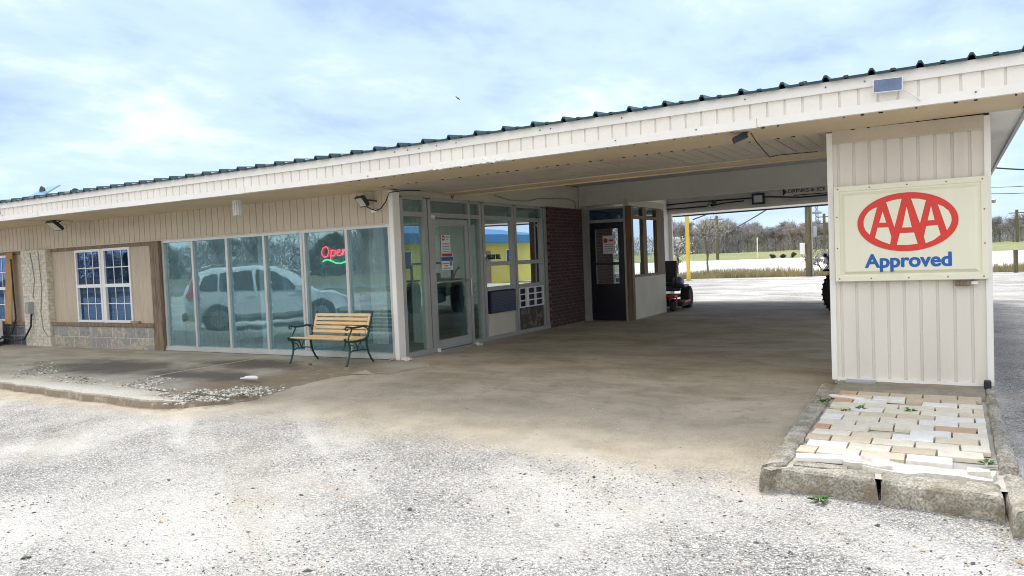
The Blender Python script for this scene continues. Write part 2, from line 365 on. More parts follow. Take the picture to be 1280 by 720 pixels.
def walkmat():
    mt, t, b = newmat('stained_concrete')
    P = t.n('ShaderNodeNewGeometry').outputs['Position']; sp = t.n('ShaderNodeSeparateXYZ', None, Vector=P); X, Y = sp.outputs[0], sp.outputs[1]
    st = t.noise(t.scaled(P, .6, 1.2, 1), 1.6, 7, .66); f = t.noise(P, 60, 3)
    c = t.mix(t.ramp(st, .3, .7), (.29, .255, .195), (.45, .41, .33))
    wob = t.math('MULTIPLY', t.math('SUBTRACT', t.noise(P, 1.5, 5, .65), .5), 1.4)
    def blot(cx, cy, rx, ry):
        dx = t.math('DIVIDE', t.math('SUBTRACT', X, cx), rx); dy = t.math('DIVIDE', t.math('SUBTRACT', Y, cy), ry)
        d = t.math('SQRT', t.math('ADD', t.math('MULTIPLY', dx, dx), t.math('MULTIPLY', dy, dy))); return t.ramp(t.math('ADD', d, t.math('MULTIPLY', wob, 1.3)), 1.35, .45)
    for a in ((-9.6, 7.35, 1.5, .42), (-12.3, 7.6, 1.9, .7), (-9.9, 8.5, 1.3, .5)):
        c = t.mix(t.math('MULTIPLY', blot(*a), .85), c, (.085, .07, .055))
    c = t.mix(t.math('MULTIPLY', blot(-8.6, 6.9, 1., .25), .5), c, (.20, .11, .06))
    # pale crumbled edge
    ed = t.ramp(t.math('ADD', t.math('ADD', Y, t.math('MULTIPLY', wob, .35)), t.math('MULTIPLY', t.ramp(X, -9., -7.), -1.)), 6.35, 5.9)
    c = t.mix(t.math('MULTIPLY', ed, .75), c, t.mix(t.ramp(f, .35, .65), (.40, .36, .29), (.66, .63, .57)))
    # shade of the kerb face painted in as a darker tan, broken by noise
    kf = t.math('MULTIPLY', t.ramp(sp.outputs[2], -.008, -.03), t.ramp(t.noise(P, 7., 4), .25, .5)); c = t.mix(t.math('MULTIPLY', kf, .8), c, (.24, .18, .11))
    # one saw joint
    jn = t.math('ABSOLUTE', t.math('ADD', X, t.math('ADD', 10.37, t.math('MULTIPLY', t.noise(P, 3., 3), .06)))); c = t.mix(t.ramp(jn, .05, .02, 0., .7), c, (.46, .42, .33))
    t.set(b.inputs['Base Color'], c); b.inputs['Roughness'].default_value = .85
    t.set(b.inputs['Normal'], t.bump(t.math('ADD', st, t.math('MULTIPLY', f, .4)), .5, .01)); return mt
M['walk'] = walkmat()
M['curb'] = wmat('old_kerb_concrete', (.52, .475, .385), .9, .22, 9., (.20, .165, .10), 5.5, .46, .66, 1., 70, fine=.34)
M['curbtop'] = M['curb']
M['mud'] = wmat('dried_mud', (.30, .26, .20), .9, .2, 6., (.13, .15, .09), 3., .5, .7, .6, 40)
M['rubble'] = wmat('rubble', (.66, .62, .55), .9, .15, 12., (.35, .31, .25), 6., .5, .7, .6, 50)
M['grassfield'] = None
def landmat():
    """surrounding land: grass fields, a pale gravel yard and bare ground laid out by place"""
    mt, t, b = newmat('fields')
    P = t.n('ShaderNodeNewGeometry').outputs['Position']; sp = t.n('ShaderNodeSeparateXYZ', None, Vector=P); X, Y = sp.outputs[0], sp.outputs[1]
    n = t.noise(t.scaled(P, 1, 1, 0), .06, 6, .6); n2 = t.noise(t.scaled(P, 1, 1, 0), .9, 5, .65)
    gr = t.mix(t.ramp(n, .35, .65), (.19, .22, .065), (.27, .265, .11)); gr = t.mix(t.ramp(n2, .4, .7), gr, (.15, .17, .06))
    dry = t.mix(t.ramp(n2, .35, .65), (.24, .20, .12), (.15, .14, .075))
    f = t.math('MULTIPLY', t.ramp(t.math('ADD', Y, t.math('MULTIPLY', n2, 2.)), 40.5, 42.5), t.math('SUBTRACT', 1., t.ramp(Y, 46., 48.)))
    c = t.mix(f, gr, dry)
    bk = t.ramp(Y, -14., -18.); c = t.mix(bk, c, t.mix(t.ramp(n2, .4, .6), (.20, .17, .11), (.11, .11, .055)))
    t.set(b.inputs['Base Color'], c); b.inputs['Roughness'].default_value = .95; t.set(b.inputs['Normal'], t.bump(n2, .6, .05)); return mt
M['land'] = landmat()
M['palefield'] = wmat('pale_gravel_yard', (.68, .66, .62), .95, .08, .2, (.55, .50, .42), .15, .55, .8, .3, 8)
M['road'] = wmat('asphalt_road', (.20, .20, .20), .9, .1, .5)
exec_parts = True
# ================================================================ THE SETTING
def sst(x, a, b):
    t =  max(0., min(1., (x-a)/(b-a))); return t*t*(3-2*t)
def lot_z(x, y):
    z = -.10
    ramp = sst(y, 5.2, 8.3)*sst(x, -9.2, -6.4)
    z += ramp*.085
    if y > 10: z = max(z, -.10+.085*sst(y, 10, 12))
    return z
from mathutils import noise as NZ
def sheet(name, xs, ys, zf, mat, label=None):
    b = bmesh.new(); g = [[b.verts.new((x, y, zf(x, y))) for x in xs] for y in ys]
    for j in range(len(ys)-1):
        for i in range(len(xs)-1): b.faces.new((g[j][i], g[j][i+1], g[j+1][i+1], g[j+1][i]))
    me = bpy.data.meshes.new(name); b.to_mesh(me); b.free(); me.materials.append(mat)
    for p in me.polygons: p.use_smooth = True
    o = bpy.data.objects.new(name, me); col.objects.link(o); o['kind'] = 'structure'; return o
def span(*segs):
    out = []
    for a, c, st in segs:
        n = max(1, round((c-a)/st)); out += [a+(c-a)*i/n for i in range(n)]
    return out+[segs[-1][1]]
def lotz2(x, y):
    z = lot_z(x, y)
    if y < 9 and -10 < x < 3:
        z += (NZ.noise((x*1.7, y*1.7, 0))*.012+NZ.noise((x*6, y*6, 3))*.006+NZ.noise((x*19, y*19, 5))*.0035)*(1-.95*sst(y, 6.6, 7.9))
        dx, dy = (x+1.85)/.55, (y-3.85)/.3                 # shallow scrape in the gravel near the camera
        z -= .02*math.exp(-(dx*dx+dy*dy))
    return z
sheet('parking_lot', span((-70, -10, 4), (-10, -8, .25), (-8, 1.6, .05), (1.6, 4, .2), (4, 45, 4)), span((-14, 0, 2), (0, 2.4, .3), (2.4, 7, .05), (7, 9, .1), (9, 13, .3), (13, 41.5, 3)), lotz2, M['ground'])
sheet('driveway', span((-7.62, -1.0, .1)), span((8.3, 12, .1), (12, 23.0, .5)), lambda x, y: .0+NZ.noise((x*2, y*2, 0))*.004-.032*(1-sst(y, 8.3, 9.6))-.006*sst(y, 22.7, 23), M['ground'])
bl = bmesh.new()
def landz(x, y): return -.16+.95*sst(y, 112, 150)+ .012*max(0, y-150)*0
def big(name, x0, x1, y0, y1, z, mat, nx=1, ny=1):
    return sheet(name, [x0+(x1-x0)*i/nx for i in range(nx+1)], [y0+(y1-y0)*j/ny for j in range(ny+1)], z if callable(z) else (lambda x, y: z), mat)
sheet('ground', span((-1800, 1800, 200)), span((-1800, -200, 200), (-200, 110, 31), (110, 170, 4), (170, 2400, 300)), landz, M['land'])
sheet('gravel_yard', span((-140, 120, 10)), span((48, 113, 5)), lambda x, y: -.13+.10*sst(y, 60, 113), M['palefield'])
sheet('road', span((-300, 300, 50)), [-30, -22], lambda x, y: -.12, M['road'])
# sidewalk slab with a broken kerb edge
swp = [(-30, 9.6), (-30, 6.25), (-16, 6.12), (-12.5, 5.95), (-10.2, 5.78), (-8.5, 5.70), (-8.0, 5.86), (-7.62, 6.35), (-7.2, 7.15), (-7.0, 7.9), (-6.92, 8.6), (-6.80, 9.1), (-7.1, 9.35), (-7.62, 9.6)]
def dense(poly, st):
    out = []
    for i, a in enumerate(poly):
        c = poly[(i+1) % len(poly)]; L = math.dist(a, c); n = max(1, round(L/st))
        for k in range(n): out.append((a[0]+(c[0]-a[0])*k/n, a[1]+(c[1]-a[1])*k/n))
    return out
b = bmesh.new(); pts = []
for x, y in dense(swp, .08):
    edge = y < 9.3 and x > -20
    j = (NZ.noise((x*3, y*3, 1))*.05+NZ.noise((x*11, y*11, 2))*.03) if edge else 0
    pts.append((x+j*.5, y+j))
tops = [b.verts.new((x, y, 0.004-.085*sst(x+ (y-6)*.25, -8.6, -7.2)*(1-sst(y, 7.2, 9.0))+NZ.noise((x*7, y*7, 0))*.006)) for x, y in pts]
bots = [b.verts.new((x-.01, y-.02, -.2)) for x, y in pts]
b.faces.new(tops); n = len(tops)
for i in range(n): b.faces.new((tops[i], bots[i], bots[(i+1) % n], tops[(i+1) % n]))
bmesh.ops.triangulate(b, faces=[f for f in b.faces if len(f.verts) > 4]); bmesh.ops.recalc_face_normals(b, faces=b.faces[:])
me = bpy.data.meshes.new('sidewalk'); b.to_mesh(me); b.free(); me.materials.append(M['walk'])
o = bpy.data.objects.new('sidewalk', me); col.objects.link(o); o['kind'] = 'structure'

# ================================================================ THE MOTEL
F = 9.53; RX = -7.65
motel = wthing('motel_building', 'long low beige motel with glass lobby, white ribbed fascia and drive-through canopy', 'building', (-7.65, 9.53, 0))
def P(mb, name, mat, parent=None, sh=False, smooth=False): return mb.build(name, mat, parent or motel, sh=sh, smooth=smooth)
# --- floor, hidden inner walls
P(MB().box(-30, RX, F+.1, 23, -.15, .012), 'floor', M['carpet'])
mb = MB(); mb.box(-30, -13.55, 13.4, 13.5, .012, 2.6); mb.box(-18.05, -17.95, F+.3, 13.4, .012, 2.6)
P(mb, 'interior_wall', M['interiordark'])
P(MB().box(-13.56, -13.505, F+.08, 14.72, .012, 2.6), 'interior_wall', M['interior'])
mb = MB(); mb.box(-13.50, -7.9, 14.72, 14.82, .012, 2.6); P(mb, 'interior_wall', M['interior'])
P(MB().box(-30, RX-.05, F+.06, 16.4, 2.62, 2.68), 'interior_ceiling', M['interior'])
# --- siding band over the windows
P(MB().ribbed(-30, -7.74, 2.19, 2.74, F-.03, .17, .02, .012, .06), 'siding_band', M['siding'])
P(MB().box(-30, -7.74, F-.05, F-.028, 2.175, 2.198), 'band_trim', M['siding'])
# --- corner post
mb = MB().box(-7.735, -7.648, F-.06, F+.12, 0, 2.70); mb.bevel(.006)
P(mb, 'corner_post', M['trimwhite'])
# --- lobby storefront of six panes
sf = MB(); mx = [-13.47, -12.59, -11.62, -10.63, -9.68, -8.68, -7.765]
for i, x in enumerate(mx):
    w = .055 if i == 4 else .028
    sf.box(x-w, x+w, F-.035, F+.065, .10, 2.125)
    if i == 4: sf.box(x-.006, x+.006, F-.045, F-.036, .10, 2.125)
sf.box(-13.50, -7.737, F-.04, F+.07, 2.126, 2.174); sf.box(-13.50, -7.737, F-.055, F+.07, .012, .099); sf.box(-13.50, -7.737, F-.075, F-.056, .012, .045)
sfo = P(sf, 'storefront_frame', M['alu'])
for i in range(6):
    a, c = mx[i]+(.055 if i == 4 else .028), mx[i+1]-(.055 if i+1 == 4 else .028)
    g = MB().box(a, c, F+.010, F+.016, .10, 2.125); P(g, 'glass_pane', M['glass'], sfo)
P(MB().lathe([(.075, 0), (.075, 2.6)], (-11.22, 9.98, .012), seg=20), 'interior_column', M['white'], smooth=True)
# --- left wing: block base, ledges, panels, windows, cream brick pier
P(MB().box(-17.40, -13.82, F-.09, F+.05, -.02, .465), 'block_base', M['stone'])
P(MB().box(-30, -18.42, F-.09, F+.05, -.02, .465), 'block_base', M['stoneblue'])
mb = MB().box(-17.41, -13.79, F-.12, F+.05, .467, .535); mb.bevel(.006); P(mb, 'window_ledge', M['wood'])
mb = MB().box(-30, -18.42, F-.12, F+.05, .467, .535); P(mb, 'window_ledge', M['wood'])
P(MB().box(-17.40, -13.80, F-.05, F+.05, 2.10, 2.172), 'header_board', M['wood'])
P(MB().box(-30, -18.43, F-.05, F+.05, 2.10, 2.172), 'header_board', M['wood'])
mb = MB()
for a, c in ((-13.795, -13.66), (-13.655, -13.525)): mb.box(a, c, F-.10, F+.05, -.01, 2.172)
mb.bevel(.006); P(mb, 'corner_boards', M['wood'])
P(MB().ribbed(-17.40, -16.50, .535, 2.10, F-.02, .12, .006, .005, .05), 'wall_panel', M['panel'])
P(MB().ribbed(-14.53, -13.80, .535, 2.10, F-.02, .12, .006, .005, .05), 'wall_panel', M['panel'])
P(MB().ribbed(-19.22, -18.43, .535, 2.10, F-.02, .4, .005, .004, .05), 'wall_panel', M['pinkpanel'])
P(MB().ribbed(-24.0, -21.2, .535, 2.10, F-.02, .12, .006, .005, .05), 'wall_panel', M['panel'])
P(MB().box(-30, -24, F-.02, F+.05, .535, 2.10), 'wall_panel', M['panel'])
mb = MB().box(-18.42, -17.405, F-.16, F+.05, -.02, 2.172); mb.bevel(.008); P(mb, 'brick_pier', M['brickcream'])
def sash_window(x0, x1, z0, z1):
    y = F-.045; fr = MB(); w = .05
    fr.box(x0, x0+w, y, F+.03, z0, z1); fr.box(x1-w, x1, y, F+.03, z0, z1); fr.box(x0+w, x1-w, y, F+.03, z1-w, z1); fr.box(x0+w, x1-w, y-.01, F+.03, z0, z0+w)
    zm = (z0+z1)/2; fr.box(x0+w, x1-w, y+.003, F+.03, zm-.035, zm+.035)
    f = P(fr, 'window', M['vinyl'])
    for za, zb, yo in ((zm+.035, z1-w, .0), (z0+w, zm-.035, .015)):
        P(MB().box(x0+w, x1-w, F-.005+yo, F+.0+yo, za, zb), 'window_pane', M['glassblue'], f)
        mt = MB(); n = 3
        for k in range(1, n): xx = x0+w+(x1-x0-2*w)*k/n; mt.box(xx-.009, xx+.009, F-.012+yo, F-.006+yo, za, zb)
        mt.box(x0+w, x1-w, F-.0135+yo, F-.006+yo, (za+zb)/2-.009, (za+zb)/2+.009)
        P(mt, 'window_grille', M['vinyl'], f)
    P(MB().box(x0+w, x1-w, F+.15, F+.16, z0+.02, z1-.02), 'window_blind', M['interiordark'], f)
sash_window(-16.49, -15.555, .545, 2.10); sash_window(-15.475, -14.54, .545, 2.10)
P(MB().box(-15.554, -15.476, F-.03, F+.04, .535, 2.10), 'window_mullion', M['trimwhite'])
sash_window(-20.20, -19.23, .545, 2.10); sash_window(-21.2, -20.24, .545, 2.10)
P(MB().box(-20.239, -20.201, F-.03, F+.04, .535, 2.10), 'window_mullion', M['trimwhite'])
# --- return wall of the lobby (faces the drive)
XF = RX                                        # face plane
def ry(mb, y0, y1, z0, z1, out=.0, dep=.10): return mb.box(XF-dep, XF+out, y0, y1, z0, z1)
fr = MB()
for y0, y1 in ((9.655, 9.73), (10.27, 10.37), (10.40, 10.48), (11.62, 11.69), (11.99, 12.07), (12.09, 12.18), (13.20, 13.29), (13.31, 13.385), (14.45, 14.53), (14.57, 14.70)): ry(fr, y0, y1, .08, 2.60, .0)
for y0, y1 in ((10.37, 10.40), (12.07, 12.09), (13.29, 13.31), (14.53, 14.57)): ry(fr, y0, y1, .08, 2.60, -.03)
ry(fr, 9.655, 10.48, 0, .079, .01); ry(fr, 11.62, 14.70, 0, .079, .02)
for a, c in ((9.731, 10.269), (10.481, 11.619), (11.691, 11.989), (12.181, 13.199), (13.386, 14.449)):
    ry(fr, a, c, 2.30, 2.375, .004); ry(fr, a, c, 2.575, 2.62, .004)
for a, c in ((12.181, 13.199), (13.386, 14.449)):
    ry(fr, a, c, 1.42, 1.50, .006); ry(fr, a, c, .945, 1.015, .02)
fr.box(XF-.10, XF+.002, 9.655, 14.70, 2.6205, 2.635)
rw = P(fr, 'entrance_frame', M['aluentry'])
def pane(name, y0, y1, z0, z1, mat, par=None, x=XF-.05): return P(MB().box(x-.003, x+.003, y0, y1, z0, z1), name, mat, par or rw)
for a, c in ((9.73, 10.27), (10.48, 11.62), (11.69, 11.99), (12.18, 13.20), (13.385, 14.45)): pane('transom_pane', a, c, 2.375, 2.575, M['glassclear'])
pane('side_pane', 9.73, 10.27, .08, 2.30, M['glassclear']); pane('side_pane', 11.69, 11.99, .08, 2.30, M['glassclear'])
for a, c in ((12.18, 13.20), (13.385, 14.45)):
    pane('window_pane', a, c, 1.50, 2.30, M['glassmirror']); pane('window_pane', a, c, 1.015, 1.42, M['glassmirror'])
# under-window infill
P(MB().box(XF-.06, XF-.01, 12.181, 13.199, .08, .505), 'infill_panel', M['cream'], rw)
P(MB().box(XF-.06, XF-.02, 13.386, 14.449, .08, .52), 'infill_panel', wmat('mouldy_panel', (.07, .055, .045), .7, .3, 5., (.22, .20, .17), 7., .5, .62, .3), rw)
P(MB().box(XF-.12, XF-.06, 13.386, 14.449, .52, .945), 'vent_backing', M['navy'], rw)
gl = MB()
for k in range(4): y = 13.40+k*(1.03/3); gl.box(XF-.03, XF+.012, y-.013, y+.013, .53, .94)
gl.box(XF-.03, XF+.010, 13.68, 13.78, .53, .94)
for k in range(4): z = .54+k*.39/3; gl.box(XF-.028, XF+.006, 13.387, 14.448, z-.012, z+.012)
P(gl, 'vent_grille', M['vinyl'], rw)
# entrance door
dl = MB(); x0, x1 = XF-.055, XF-.010
dl.box(x0, x1, 10.49, 10.58, .03, 2.27); dl.box(x0, x1, 11.52, 11.61, .03, 2.27); dl.box(x0, x1, 10.58, 11.52, .03, .19); dl.box(x0, x1, 10.58, 11.52, 2.17, 2.27)
dr = P(dl, 'entrance_door', M['aluentry'])
P(MB().box(XF-.036, XF-.030, 10.58, 11.52, .19, 2.17), 'door_glass', M['glassclear'], dr)
P(MB().tube([(XF-.012, 10.58, 1.18), (XF+.045, 10.62, 1.19), (XF+.045, 11.48, 1.19), (XF-.012, 11.52, 1.18)], .014), 'push_bar', M['aludark'], dr, smooth=True)
P(MB().tube([(XF-.010, 11.565, .88), (XF+.05, 11.565, .90), (XF+.05, 11.565, 1.20), (XF-.010, 11.565, 1.22)], .013), 'door_handle', M['alu'], dr, smooth=True)
P(MB().box(XF-.009, XF+.035, 10.50, 10.56, .0, .06), 'door_pivot', M['vinyl'], dr); P(MB().box(XF+.0, XF+.03, 10.49, 10.56, 2.275, 2.33), 'door_pivot', M['vinyl'], dr)
P(MB().box(XF-.2, XF-.06, 10.60, 10.66, .15, 2.2), 'inner_door_post', M['alu'], dr)
# header board above the frames
P(MB().box(XF-.22, XF-.03, 9.66, 16.44, 2.636, 3.16), 'header_board', M['cream'])
# --- red brick wall and vestibule
P(MB().box(RX-.25, RX+.06, 14.705, 16.40, 0, 2.635), 'brick_wall', M['brickred'])
DY = 16.45
mb = MB().box(-7.47, -7.41, DY-.05, DY+.05, .0, 2.64); mb.box(-6.55, -6.50, DY-.05, DY+.05, .0, 2.64); mb.box(-7.409, -6.551, DY-.048, DY+.05, 2.29, 2.36); mb.box(-7.409, -6.551, DY-.048, DY+.05, 2.60, 2.64); mb.box(-7.61, -7.471, DY-.045, DY+.05, 0, 2.64)
vf = P(mb, 'side_door_frame', M['aludark'])
P(MB().box(-7.409, -6.551, DY+.0, DY+.006, 2.36, 2.60), 'transom_pane', M['glassblue'], vf)
mb = MB(); mb.box(-7.40, -7.27, DY-.03, DY+.02, .02, 2.285); mb.box(-6.70, -6.56, DY-.03, DY+.02, .02, 2.285); mb.box(-7.27, -6.70, DY-.03, DY+.02, 2.14, 2.285); mb.box(-7.27, -6.70, DY-.03, DY+.02, .02, .86)
sd = P(mb, 'side_door', M['door'])
P(MB().box(-7.27, -6.70, DY-.006, DY+.0, .86, 2.14), 'door_glass', M['glassmirror'], sd)
P(MB().box(-7.27, -6.70, DY-.05, DY-.031, 1.30, 1.36), 'push_bar', M['black'], sd)
mb = MB().box(-6.498, -6.40, DY-.06, DY+.09, 0, 2.64); mb.box(-6.399, -6.365, DY-.03, DY+.10, 0, 2.64); mb.bevel(.004); P(mb, 'vestibule_post', M['brownwood'])
VX = -6.43
mb = MB(); mb.box(VX-.10, VX, 17.36, 17.60, 1.04, 2.62); mb.box(VX-.10, VX, 18.32, 18.88, 1.04, 2.62); mb.box(VX-.10, VX+.005, 16.55, 18.88, .985, 1.04); mb.box(VX-.10, VX+.004, 16.55, 18.88, 2.355, 2.425)
vw = P(mb, 'vestibule_window_frame', M['brownwood'])
for a, c in ((16.55, 17.36), (17.60, 18.32)):
    pane('window_pane', a, c, 1.04, 2.355, M['glassmirror'], vw, VX-.05); pane('transom_pane', a, c, 2.425, 2.62, M['glassclear'], vw, VX-.05)
P(MB().box(VX-.10, VX+.0, 16.55, 18.88, 0, .984), 'vestibule_panel', M['cream'])
P(MB().box(VX-.12, VX+.012, 16.40, 18.92, 2.641, 2.79), 'vestibule_fascia', M['cream'])
mb = MB(); mb.box(-7.6, VX-.1, 18.82, 18.90, 0, 2.64); mb.box(-7.6, VX-.101, 16.52, 18.82, 2.58, 2.64)
P(mb, 'vestibule_back_wall', M['interior'])
P(MB().box(RX-.2, RX, 16.46, 23.0, 0, 3.16), 'rear_side_wall', M['trimwhite'])
P(MB().box(RX-.02, RX+.10, 22.9, 23.0, 0, 2.74), 'rear_corner_trim', M['trimwhite'])
P(MB().box(-30, RX-.2, 22.85, 23.0, 0, 2.75), 'rear_wall', M['siding'])
P(MB().box(-30.1, -30, F-.05, 23, 0, 2.75), 'end_wall', M['siding'])
# --- canopy: soffits, ceiling, beams
SZ = 2.715
P(MB().box(-30, -7.65, 8.13, F-.03, SZ-.005, SZ+.02), 'soffit', M['soffit'])
P(MB().box(-7.649, .60, 8.13, 9.08, SZ+.0, SZ+.02), 'soffit', M['soffit'], sh=True)
mb = MB(); bk = MB()
x = -7.6
while x < -1.2:
    w = .150; mb.box(x, x+w, 9.085, 10.78, SZ+.002, SZ+.01); x += w+(.006 if random.random() < .6 else .014)
P(mb, 'slatted_soffit', M['slat'], sh=True)
bk.box(-7.64, .33, 9.09, 10.78, SZ+.012, SZ+.02)
x = -7.5
while x < .5:
    if random.random() < .7: bk.box(x, x+random.uniform(.02, .05), 9.06, 9.083, SZ-.008, SZ+.004)
    if random.random() < .55: bk.box(x+.03, x+random.uniform(.04, .07), 8.126, 8.14, SZ-.012, SZ)
    x += .156
P(bk, 'soffit_gaps', M['slatgap'], sh=True)
mb = MB().box(-7.64, .3, 10.785, 11.30, SZ-.012, SZ+.02); mb.box(-7.64, .3, 11.301, 11.34, SZ-.03, 3.16)
P(mb, 'soffit_edge_trim', M['soffit'], sh=True)
P(MB().box(RX, .33, 11.1, 23.0, 3.165, 3.19), 'drive_ceiling', M['ceiling'], sh=True)
P(MB().box(RX, .32, 16.42, 16.62, 2.70, 3.163), 'cross_beam', M['beam'], sh=True)
P(MB().box(RX, .32, 16.405, 16.4195, 2.695, 2.73), 'beam_trim', M['beam'], sh=True)
P(MB().box(RX, .32, 22.85, 23.0, 2.73, 3.19), 'rear_header', M['beam'], sh=True)
P(MB().box(RX, .32, 22.80, 22.849, 2.70, 2.79), 'header_trim', M['beam'], sh=True)
mb = MB(); x = -7.6
while x < .3: mb.box(x, x+.19, 23.005, 24.4, 2.725, 2.735); x += .2
P(mb, 'rear_soffit', M['trimwhite'], sh=True)
P(MB().box(RX, .65, 23.004, 24.4, 2.737, 2.75), 'soffit_backing', M['slatgap'], sh=True)
P(MB().box(RX, .68, 24.40, 24.45, 2.68, 3.14), 'rear_fascia', M['roof'], sh=True)
P(MB().box(-30, RX-.001, 23.0, 24.4, 2.72, 2.74), 'rear_soffit', M['trimwhite']); P(MB().box(-30, RX-.001, 24.40, 24.45, 2.68, 3.14), 'rear_fascia', M['roof'])
mb = MB(); y = 9.1
while y < 24.3: mb.box(.325, .62, y, y+.14, SZ+.002, SZ+.01); y += .15
P(mb, 'side_soffit', M['fascia'], sh=True)
P(MB().box(.325, .62, 9.09, 24.4, SZ+.012, SZ+.02), 'soffit_backing', M['slatgap'], sh=True)
P(MB().box(.621, .655, 8.15, 24.4, SZ-.03, 3.11), 'side_fascia', M['aludark'], sh=True)
P(MB().box(-.15, .32, 9.25, 22.84, 2.74, 3.16), 'side_header', M['beam'], sh=True)
P(MB().tube([(.60, 23.2, 2.72), (.66, 23.2, 2.60), (.80, 23.1, 2.52), (.92, 23.05, 2.5)], .05, 10), 'downspout', M['aludark'], smooth=True)
# --- fascia
for a, c, ph in ((-30, -7.65, 0), (-7.65, .66, .37)):
    fo = P(MB().ribbed(a, c, 2.80, 2.955, 8.09, .17, .024, .018, .04, phase=ph), 'fascia', M['fascia'], sh=True)
    mb = MB().box(a, c, 8.055, 8.13, 2.956, 3.06); P(mb, 'top_trim', M['trimwhite'], fo, sh=True)
    mb = MB()
    xx = a
    while xx < c-.01:
        x2 = min(c, xx+random.uniform(2.6, 3.2)); j = random.uniform(-.006, .006)
        mb.box(xx+.002, x2-.002, 8.06+j, 8.13, 2.712+j*.6, 2.799); xx = x2
    P(mb, 'bottom_trim', M['trimwhite'], fo, sh=True)
rq = random.Random(17)
for k in range(16):
    xx = rq.uniform(-7.4, .5); zz = rq.choice([2.74, 2.77, 3.01]); MB().lathe([(.009, 0), (.007, -.006)], (xx, 8.052, zz+shear(xx)), 'y', 8).build('screw', M['wood'], fo)
mb = MB()
for k in range(26):                            # torn, crumpled lower trim left of the centre
    xx = -5.9+k*.045; mb.box(xx, xx+.05, 8.05-random.random()*.012, 8.06, 2.70+random.random()*.02, 2.72+random.random()*.05)
P(mb, 'crumpled_trim', M['trimwhite'], sh=True)
# --- roof: ribbed metal
RP = .085
def roofz(y): return 3.075+RP*(y-8.0)
for nm, a, c in (('roof', -30.2, -7.65), ('roof', -7.65, .70)):
    prof = [(a, 0)]; x = a+.08
    while x < c-.06:
        prof += [(x, 0), (x+.022, .042), (x+.048, .042), (x+.07, 0)]
        prof += [(x+.19, 0), (x+.20, .012), (x+.235, .012), (x+.245, 0)] if x+.25 < c else []
        x += .405
    prof.append((c, 0)); b = bmesh.new(); rows = []
    for y in (8.0, 16.2):
        for dz in (0, -.022): rows.append([b.verts.new((u, y, roofz(y)+h+dz+shear(u))) for u, h in prof])
    n = len(prof)
    for i in range(n-1):
        b.faces.new((rows[0][i], rows[0][i+1], rows[2][i+1], rows[2][i])); b.faces.new((rows[1][i], rows[3][i], rows[3][i+1], rows[1][i+1])); b.faces.new((rows[0][i], rows[1][i], rows[1][i+1], rows[0][i+1]))
    q = MB(); q.b.free(); q.b = b; P(q, nm, M['roof'])
    P(MB().prism([(16.2, roofz(16.2)), (24.5, 3.13), (24.5, 3.11), (16.2, roofz(16.2)-.03)], a, c, lambda u, v, w: (w, u, v)), 'roof_rear_slope', M['roof'])
# --- the sign pier with ribbed siding
PY = 9.10; PX0, PX1 = -1.19, .32
pr = P(MB().ribbed(PX0+.04, PX1-.03, .06, 2.70, PY, .155, .030, .015, .05, phase=.3), 'sign_pier', M['pier'])
P(MB().box(PX0+.01, PX1-.01, PY+.052, 10.6, .0, 2.74), 'pier_core', M['pier'])
P(MB().box(PX0-.012, PX0+.045, PY-.022, PY+.05, .05, 2.78), 'corner_trim', M['trimwhite'], pr); P(MB().box(PX1-.045, PX1+.012, PY-.022, PY+.05, .05, 2.79), 'corner_trim', M['trimwhite'], pr)
mb = MB(); mb.box(PX0+.046, PX1-.046, PY-.026, PY-.003, 2.66, 2.80); mb.box(PX0+.046, PX1-.046, PY-.034, PY-.027, 2.655, 2.675); P(mb, 'top_trim', M['siding'], pr)
mb = MB().box(PX0+.046, PX1-.046, PY-.03, PY-.003, .035, .075); P(mb, 'base_trim', M['trimwhite'], pr)
P(MB().box(-.9, .32, 21.6, 22.84, 0, 2.74), 'rear_pier', M['pier'])
P(MB().box(.20, .319, 10.61, 21.59, 0, .25), 'low_wall', M['pier']) if False else None
# ================================================================ THINGS ON AND BY THE MOTEL
def text_fit(name, body, mat, parent, x0, x1, z0, zcap, frame, ext=.003, bold=0., cap='E'):
    """lettering fitted so its width spans x0..x1 and capital height spans z0..zcap"""
    o = text_mesh(name, body, 1., mat, None, Matrix.Identity(4), ext/1., 0.)
    if bold:
        bb = bmesh.new()
        for k, (du, dv) in enumerate(((-1, 0), (1, 0), (0, .8), (0, -.8), (.7, .6), (-.7, -.6), (.7, -.6), (-.7, .6), (0, 0))):
            me2 = o.data.copy(); me2.transform(Matrix.Translation((du*bold, dv*bold, k*.00045))); bb.from_mesh(me2); bpy.data.meshes.remove(me2)
        bb.to_mesh(o.data); bb.free()
    c = text_mesh('cap', cap, 1., mat, None, Matrix.Identity(4), ext, 0.)
    vs = [v.co for v in c.data.vertices]; ch0, ch1 = min(v.y for v in vs), max(v.y for v in vs); bpy.data.objects.remove(c)
    xs = [v.co.x for v in o.data.vertices]; a, b_ = min(xs), max(xs)
    for v in o.data.vertices:
        u = x0+(v.co.x-a)/(b_-a)*(x1-x0); h = z0+(v.co.y-ch0)/(ch1-ch0)*(zcap-z0); v.co = frame(u, h, v.co.z)
    if parent is not None:
        o.parent = parent
        if parent.name in ORG: o.matrix_parent_inverse = Matrix.Translation(-ORG[parent.name])
    return o
